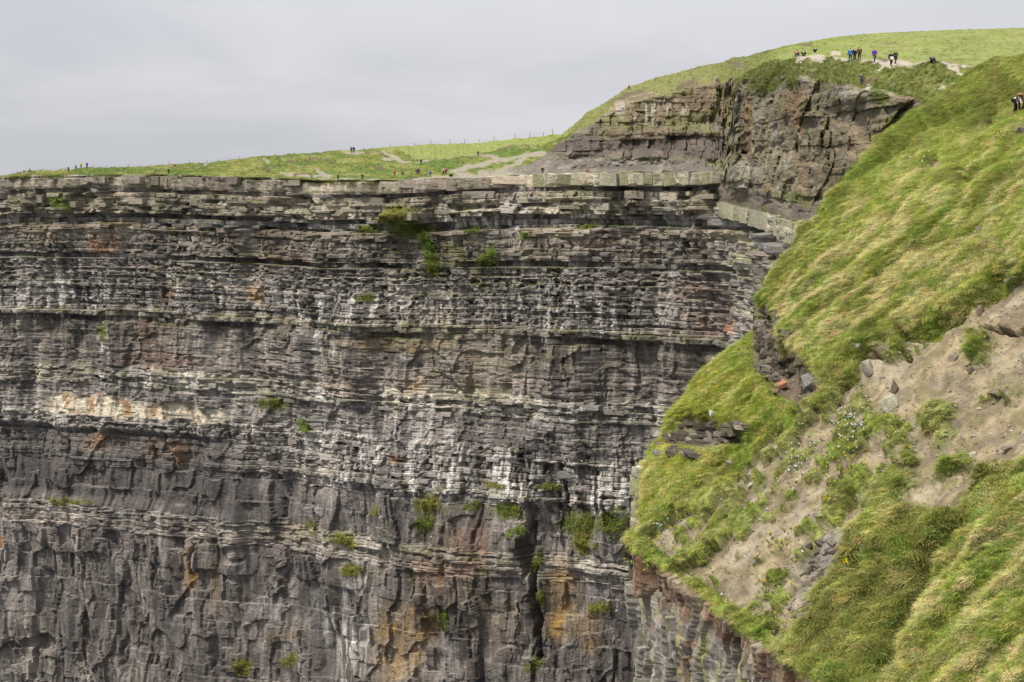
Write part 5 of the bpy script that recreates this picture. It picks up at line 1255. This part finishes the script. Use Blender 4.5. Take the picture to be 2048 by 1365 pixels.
G1, G2, G3 = 'walkers along the far cliff edge', 'walkers on the headland path', 'people on the near slope'
# u, v of the feet, height in picture rows, surface, pose, facing, jacket, trousers, hair, label
PPL = [
    (46, 349, 9, 'b', 'bend', 1.2, 'navy', 'white', 'dark', 'person in navy bending low at the far left end of the cliff top', G1), (52, 349, 8, 'b', 'sit', 0.4, 'pink', 'tan', 'ginger', 'person in pale pink sitting beside the bending one at the far left end', G1), (59, 345, 11, 'b', 'stand', 2.8, 'pale', 'grey', 'blond', 'person in pale clothes standing beside the fence at the far left end', G1),
    (137, 342, 12, 'b', 'stand', 2.6, 'black', 'slate', 'dark', 'person in black, first of the four walking in file on the left skyline', G1), (152, 341, 12, 'b', 'walk', 1.5, 'slate', 'grey', 'dark', 'person in grey blue, second of the four walking in file on the left skyline', G1),
    (162, 338, 12, 'b', 'walk', 1.4, 'yellow', 'brown', 'ginger', 'person in yellow orange, third of the four in file on the left skyline', G1), (174, 338, 12, 'b', 'stand', 2.9, 'purple', 'black', 'dark', 'person in dark purple, last of the four in file on the left skyline', G1),
    (337, 347, 13, 'b', 'stand', 3.0, 'black', 'black', 'dark', 'person in black standing at the rim below the one in red', G1), (350, 332, 10, 'b', 'sit', 0.5, 'red', 'slate', 'dark', 'person in red on the grassy rise above the rim at left', G1),
    (703, 306, 13, 'b', 'stand', 3.1, 'slate', 'black', 'dark', 'left one of two people in dark clothes on the grassy mound skyline', G1), (708, 306, 14, 'b', 'stand', 2.7, 'black', 'black', 'dark', 'right, taller one of two people in dark clothes on the mound skyline', G1),
    (676, 360, 13, 'b', 'photo', 0.3, 'green', 'black', 'dark', 'person in dark green with raised hands, standing at the rim below the mound', G1), (725, 359, 14, 'b', 'stand', 0.2, 'black', 'slate', 'dark', 'person in black at the rim, left of the orange jacket', G1),
    (789, 351, 15, 'b', 'walk', 1.2, 'orange', 'brown', 'dark', 'person in bright orange jacket on the grass above the rim', G1), (805, 349, 11, 'b', 'sit', 0.2, 'green', 'slate', 'dark', 'person in dull green sitting right of the orange jacket', G1),
    (833, 349, 14, 'b', 'stand', 2.9, 'grey', 'slate', 'dark', 'person in grey, left one of a close pair above the rim', G1), (837, 349, 14, 'b', 'stand', 3.4, 'brown', 'black', 'dark', 'person in brown, right one of a close pair above the rim', G1),
    (842, 329, 12, 'b', 'walk', 4.2, 'navy', 'navy', 'dark', 'person in navy on the pale path above the close pair', G1), (861, 350, 13, 'b', 'walk', 4.6, 'blue', 'jeans', 'brown', 'person in blue jacket walking left of the red one', G1),
    (887, 349, 13, 'b', 'stand', 0.8, 'white', 'black', 'dark', 'person in white top beside the red jacket', G1), (892, 349, 14, 'b', 'stand', 0.0, 'red', 'black', 'dark', 'person in red jacket standing by the pale path', G1),
    (956, 310, 12, 'b', 'walk', 3.0, 'slate', 'slate', 'blond', 'fair haired person in dark clothes alone on the upper pale path', G1), (1085, 349, 15, 'b', 'stand', 0.2, 'black', 'black', 'dark', 'person in black standing on the bare ledge under the scree', G1),
    (1174, 345, 12, 'b', 'sit', 0.3, 'red', 'grey', 'dark', 'person in red sitting on the rim slab of the bare ledge', G1), (1258, 179, 9, 'b', 'stand', 3.0, 'ginger', 'slate', 'ginger', 'tiny person in rust brown on the turf brow of the upper cliff', G1),
    (1593, 112, 13, 'g', 'sit', 2.6, 'maroon', 'slate', 'dark', 'person in maroon, leftmost of three on the headland skyline path', G2), (1607, 111.5, 14, 'g', 'sit', 2.9, 'green', 'green', 'dark', 'person in dark green, middle of three on the headland skyline path', G2), (1630, 106, 10, 'g', 'sit', 3.0, 'black', 'black', 'dark', 'person in black, rightmost of three on the headland skyline path', G2),
    (1700.5, 123, 28, 'g', 'stand', 3.1, 'blue', 'jeans', 'dark', 'person in bright blue jacket in the group on the headland path', G2), (1709, 122, 24, 'g', 'stand', 0.4, 'black', 'black', 'brown', 'shorter person in black between blue jacket and dark coat', G2), (1718.5, 121.5, 26, 'g', 'stand', 3.3, 'brown', 'black', 'dark', 'person in dark brown coat at the right of the blue jacket group', G2),
    (1749, 125.5, 27, 'g', 'walk', 0.3, 'purple', 'slate', 'dark', 'person in purple jacket walking alone on the headland path', G2), (1782, 131, 28, 'g', 'walk', 0.2, 'black', 'black', 'brown', 'person in black with a white bag, left one of the walking pair', G2), (1791, 130, 26, 'g', 'walk', 0.4, 'green', 'black', 'blond', 'blond person in dark jacket, right one of the walking pair', G2),
    (1863.5, 123, 15, 'g', 'sit', 0.2, 'navy', 'black', 'tan', 'person in navy sitting alone by the bright field', G2), (1722.5, 166, 22, 'g', 'photo', 3.4, 'navy', 'slate', 'dark', 'person in navy with raised hands at the brow below the path', G2),
    (2031, 222, 34, 'e', 'bend', 0.9, 'white', 'black', 'dark', 'person in white top bending over at the right edge', G3), (2042, 221, 36, 'e', 'bend', -0.4, 'brown', 'black', 'ginger', 'ginger haired person bending over beside the white top', G3)]
people_pts = {}
SURF = {'b': (pick_b, flat_b), 'g': (pick_g, flat_g), 'e': (pick_e, flat_e), 'h': (pick_h, flat_h)}
for (u, v, px, sf, pose, yaw, jk, tr, hr, lab, grp) in PPL:
    pk, fl_ = SURF[sf]
    P = fl_[pk(u, v)].copy()
    P[0] += (u - float(proj(P)[0])) / F * P[1]
    full = {'sit': 0.52, 'bend': 0.72}.get(pose, 1.0)
    hgt = float(np.clip(px / F * P[1] / full, 1.25, 1.85))
    people_pts[lab] = (P, hgt)
    person(P - np.array((0, 0, 0.02)), hgt, yaw, pose, jk, tr, hr, lab, grp)
P, hgt = people_pts['person in black with a white bag, left one of the walking pair']
bag = bpy.data.objects.new('bag', hull_mesh('bag', [p * np.array((1, .6, 1)) for p in block_pts(.34, .2, .36, .1)], cm((0.7, 0.7, 0.68), 'white_canvas')))
bag.location = P + np.array((0.05, -0.32, 0.95)); link(bag); tag(bag, 'white bag held in front by the person in black', 'bag')
P = flat_b[pick_b(901, 350)]
rk = bpy.data.objects.new('rucksack', None); rk.location = P; link(rk); tag(rk, 'dark rucksack lying on the pale path by the red jacket', 'rucksack')
for nm, p_, loc in (('pack_body', block_pts(.8, .45, .5, .2), (0, 0, .25)), ('pocket', block_pts(.4, .16, .28, .2), (0, -.29, .2))):
    o = bpy.data.objects.new(nm, hull_mesh(nm, p_, cm(CLO['black'], 'black_nylon'))); o.location = loc; link(o, rk)

# fences
def fence(us, height, lift, label):
    cols_ = [int(np.argmin(np.abs(cu_ - u))) for u in us]
    pts = [PBx[NT - 1, c] for c in cols_]
    e = bpy.data.objects.new('fence', None); e.location = pts[0]; link(e); tag(e, label, 'fence')
    prev = None
    for k, p_ in enumerate(pts):
        h_ = height * rng.uniform(0.8, 1.15)
        rel = np.array(p_) - np.array(pts[0]); lean = rng.normal(size=2) * .06
        bm = bmesh.new()
        ring = []
        for z, rr in ((-.4, .065), (h_ * .97, .055), (h_, .035)):
            ring.append([bm.verts.new((math.cos(a) * rr + lean[0] * z, math.sin(a) * rr + lean[1] * z, z)) for a in np.arange(6) * 1.0472])
        for a, b in zip(ring[:-1], ring[1:]):
            for q in range(6): bm.faces.new((a[q], a[(q + 1) % 6], b[(q + 1) % 6], b[q]))
        bm.faces.new(ring[-1])
        me = bpy.data.meshes.new('post'); bm.to_mesh(me); bm.free(); me.materials.append(cm((0.10, 0.085, 0.07), 'weathered_post'))
        o = bpy.data.objects.new('post', me); o.location = rel; link(o, e)
        if prev is not None:
            for zz in (.35, .7, .95):
                a, b = prev + np.array((0, 0, height * zz)), rel + np.array((0, 0, height * zz)); m_ = (a + b) / 2 - np.array((0, 0, .08)); t = .012
                V = []
                for q in (a, m_, b): V += [q + np.array((0, -t, -t)), q + np.array((0, t, -t)), q + np.array((0, 0, t))]
                Fc = []
                for q in (0, 3):
                    for w in range(3): Fc.append((q + w, q + (w + 1) % 3, q + 3 + (w + 1) % 3, q + 3 + w))
                me = mesh_np('wire', V, Fc, cm((0.2, 0.2, 0.2), 'galvanised_wire')); link(bpy.data.objects.new('wire', me), e)
        prev = rel
fence([27, 84, 111, 132, 185, 214, 257, 281, 304, 340, 379, 414, 430, 437, 456, 479], 1.05, 0, 'low wire fence on posts along the left skyline of the cliff top')
fence([780, 828, 861, 900, 930, 959, 987, 1029, 1059, 1086, 1105], 1.15, 0, 'wire fence on posts along the skyline of the bright field')

# cattle beyond the skylines
def quad_animal(name, P, yaw, L, col, label, cat, group, lying=False):
    k = L / 2.1; zb = 0.35 if lying else 0.95
    V = [(-.75, 0, zb), (-.25, 0, zb - .03), (.35, 0, zb), (.72, 0, zb + .12), (1.0, 0, zb + .33), (1.3, 0, zb + .25), (-.95, 0, zb + .05), (-1.02, 0, zb - .45 if not lying else zb - .2)]
    E = [(0, 1), (1, 2), (2, 3), (3, 4), (4, 5), (0, 6), (6, 7)]; R = [.3, .36, .34, .24, .16, .09, .06, .03]
    for (x, s) in ((-.7, -1), (-.7, 1), (.45, -1), (.45, 1)):
        i0 = len(V); b = 0 if x < 0 else 2
        if lying: V += [(x, s * .22, zb - .15), (x + .25, s * .38, .1), (x - .05, s * .4, .06)]
        else: V += [(x, s * .2, zb - .25), (x + (.06 if x > 0 else -.1), s * .2, .48), (x, s * .2, .04)]
        E += [(b, i0), (i0, i0 + 1), (i0 + 1, i0 + 2)]; R += [.14, .08, .06]
    e = bpy.data.objects.new(name, None); e.location = P; e.rotation_euler = (0, 0, yaw); e.scale = (k, k, k); link(e); tag(e, label, cat, group)
    me = skin_mesh('body', V, E, R); me.materials.append(cm(col, label.split()[0] + '_hide')); link(bpy.data.objects.new('body', me), e)
    for s in (-1, 1):
        er = hull_mesh('ear', [np.array(q) * .1 + np.array((1.0, s * .17, zb + .42)) for q in ((-.5, 0, 0), (.5, 0, 0), (0, s * 1.6, .2), (0, s * .8, -.4), (0, s * .8, .5))], cm(col, label.split()[0] + '_hide')); link(bpy.data.objects.new('ear', er), e)
def sky_pt(Px, nr, u, back):
    uu = proj(Px[nr - 1])[0]; c = int(np.argmin(np.abs(uu - u))); p_ = Px[nr - 1, c].copy(); q_ = Px[nr, c]
    t = back / max(q_[1] - p_[1], 1e-3); return p_ + (q_ - p_) * min(t, 1.0)
quad_animal('cow', sky_pt(PBx, NT, 292, 1.0), 0.1, 2.1, (0.36, 0.20, 0.10), 'tan cow lying on the grass by the left fence', 'cow', None, True)
for (u, bk, col, lab, L) in [(1837, 12, (0.12, 0.06, 0.04), 'brown cow showing alone on the skyline of the bright hill', 1.3), (1956, 13, (0.10, 0.07, 0.05), 'dark sheep, leftmost of the cluster on the hill skyline', 1.0), (1973, 9, (0.5, 0.42, 0.32), 'pale sheep in the middle of the cluster on the hill skyline', 1.3),
                             (1993, 14, (0.09, 0.06, 0.05), 'dusky sheep, right one of the cluster on the hill skyline', 0.9), (2031, 10, (0.22, 0.13, 0.10), 'reddish sheep alone near the right end of the hill skyline', 1.2)]:
    quad_animal('cow' if 'cow' in lab else 'sheep', sky_pt(PGx, NG, u, bk), rng.uniform(-.6, .6) + (3.14 if u % 2 else 0), L, col, lab, 'cow' if 'cow' in lab else 'sheep', 'grazing animals on the hill skyline')
# gulls resting on the wall
gull_me = skin_mesh('body', [(-.30, 0, .12), (-.12, 0, .16), (.06, 0, .18), (.17, 0, .27), (.21, 0, .34), (.30, 0, .33)], [(0, 1), (1, 2), (2, 3), (3, 4), (4, 5)], [.03, .085, .1, .05, .055, .012])
gull_me.materials.append(cm((0.75, 0.75, 0.75), 'white_feathers'))
wing_me = {sd: hull_mesh('wing', [np.array(q) for q in ((-.42, sd * .05, .13), (-.1, sd * .1, .12), (.08, sd * .1, .18), (.02, sd * .085, .25), (-.25, sd * .06, .2), (-.1, sd * .06, .22))], cm((0.34, 0.36, 0.39), 'grey_feathers')) for sd in (-1, 1)}
for (u, v, lab) in [(1165, 925, 'white gull in the dark wet recess of the black streaked beds'), (1376, 487, 'white gull below the rim at the right end of the wall'), (1235, 498, 'white gull near the rusty patch under a ledge'), (1343, 452, 'white gull on the pale ledge below the rim at right'),
                    (1120, 451, 'white gull on the ledge over the small tufts'), (76, 943, 'white gull on the dark shale at far left'), (1233, 1225, 'white gull low on the wall beside the near cliff'), (860, 1075, 'white gull on the face left of the chimney crack')]:
    P = flat_w[pick_w(u, v)] + np.array((0, -0.25, -0.05))
    e = bpy.data.objects.new('gull', None); e.location = P; e.rotation_euler = (0, 0, rng.uniform(-.6, .6) + (math.pi if rng.random() < .5 else 0)); e.scale = (1.15,) * 3; link(e); tag(e, lab, 'gull', 'gulls resting on the cliff')
    link(bpy.data.objects.new('body', gull_me), e)
    for sd in (-1, 1): link(bpy.data.objects.new('wing', wing_me[sd]), e)
    for sd in (-1, 1):
        me = hull_mesh('leg', [(.02 + a, sd * .04 + b, z) for z in (0, .12) for a in (-.012, .012) for b in (-.012, .012)], cm((0.5, 0.35, 0.2), 'bird_leg')); link(bpy.data.objects.new('leg', me), e)
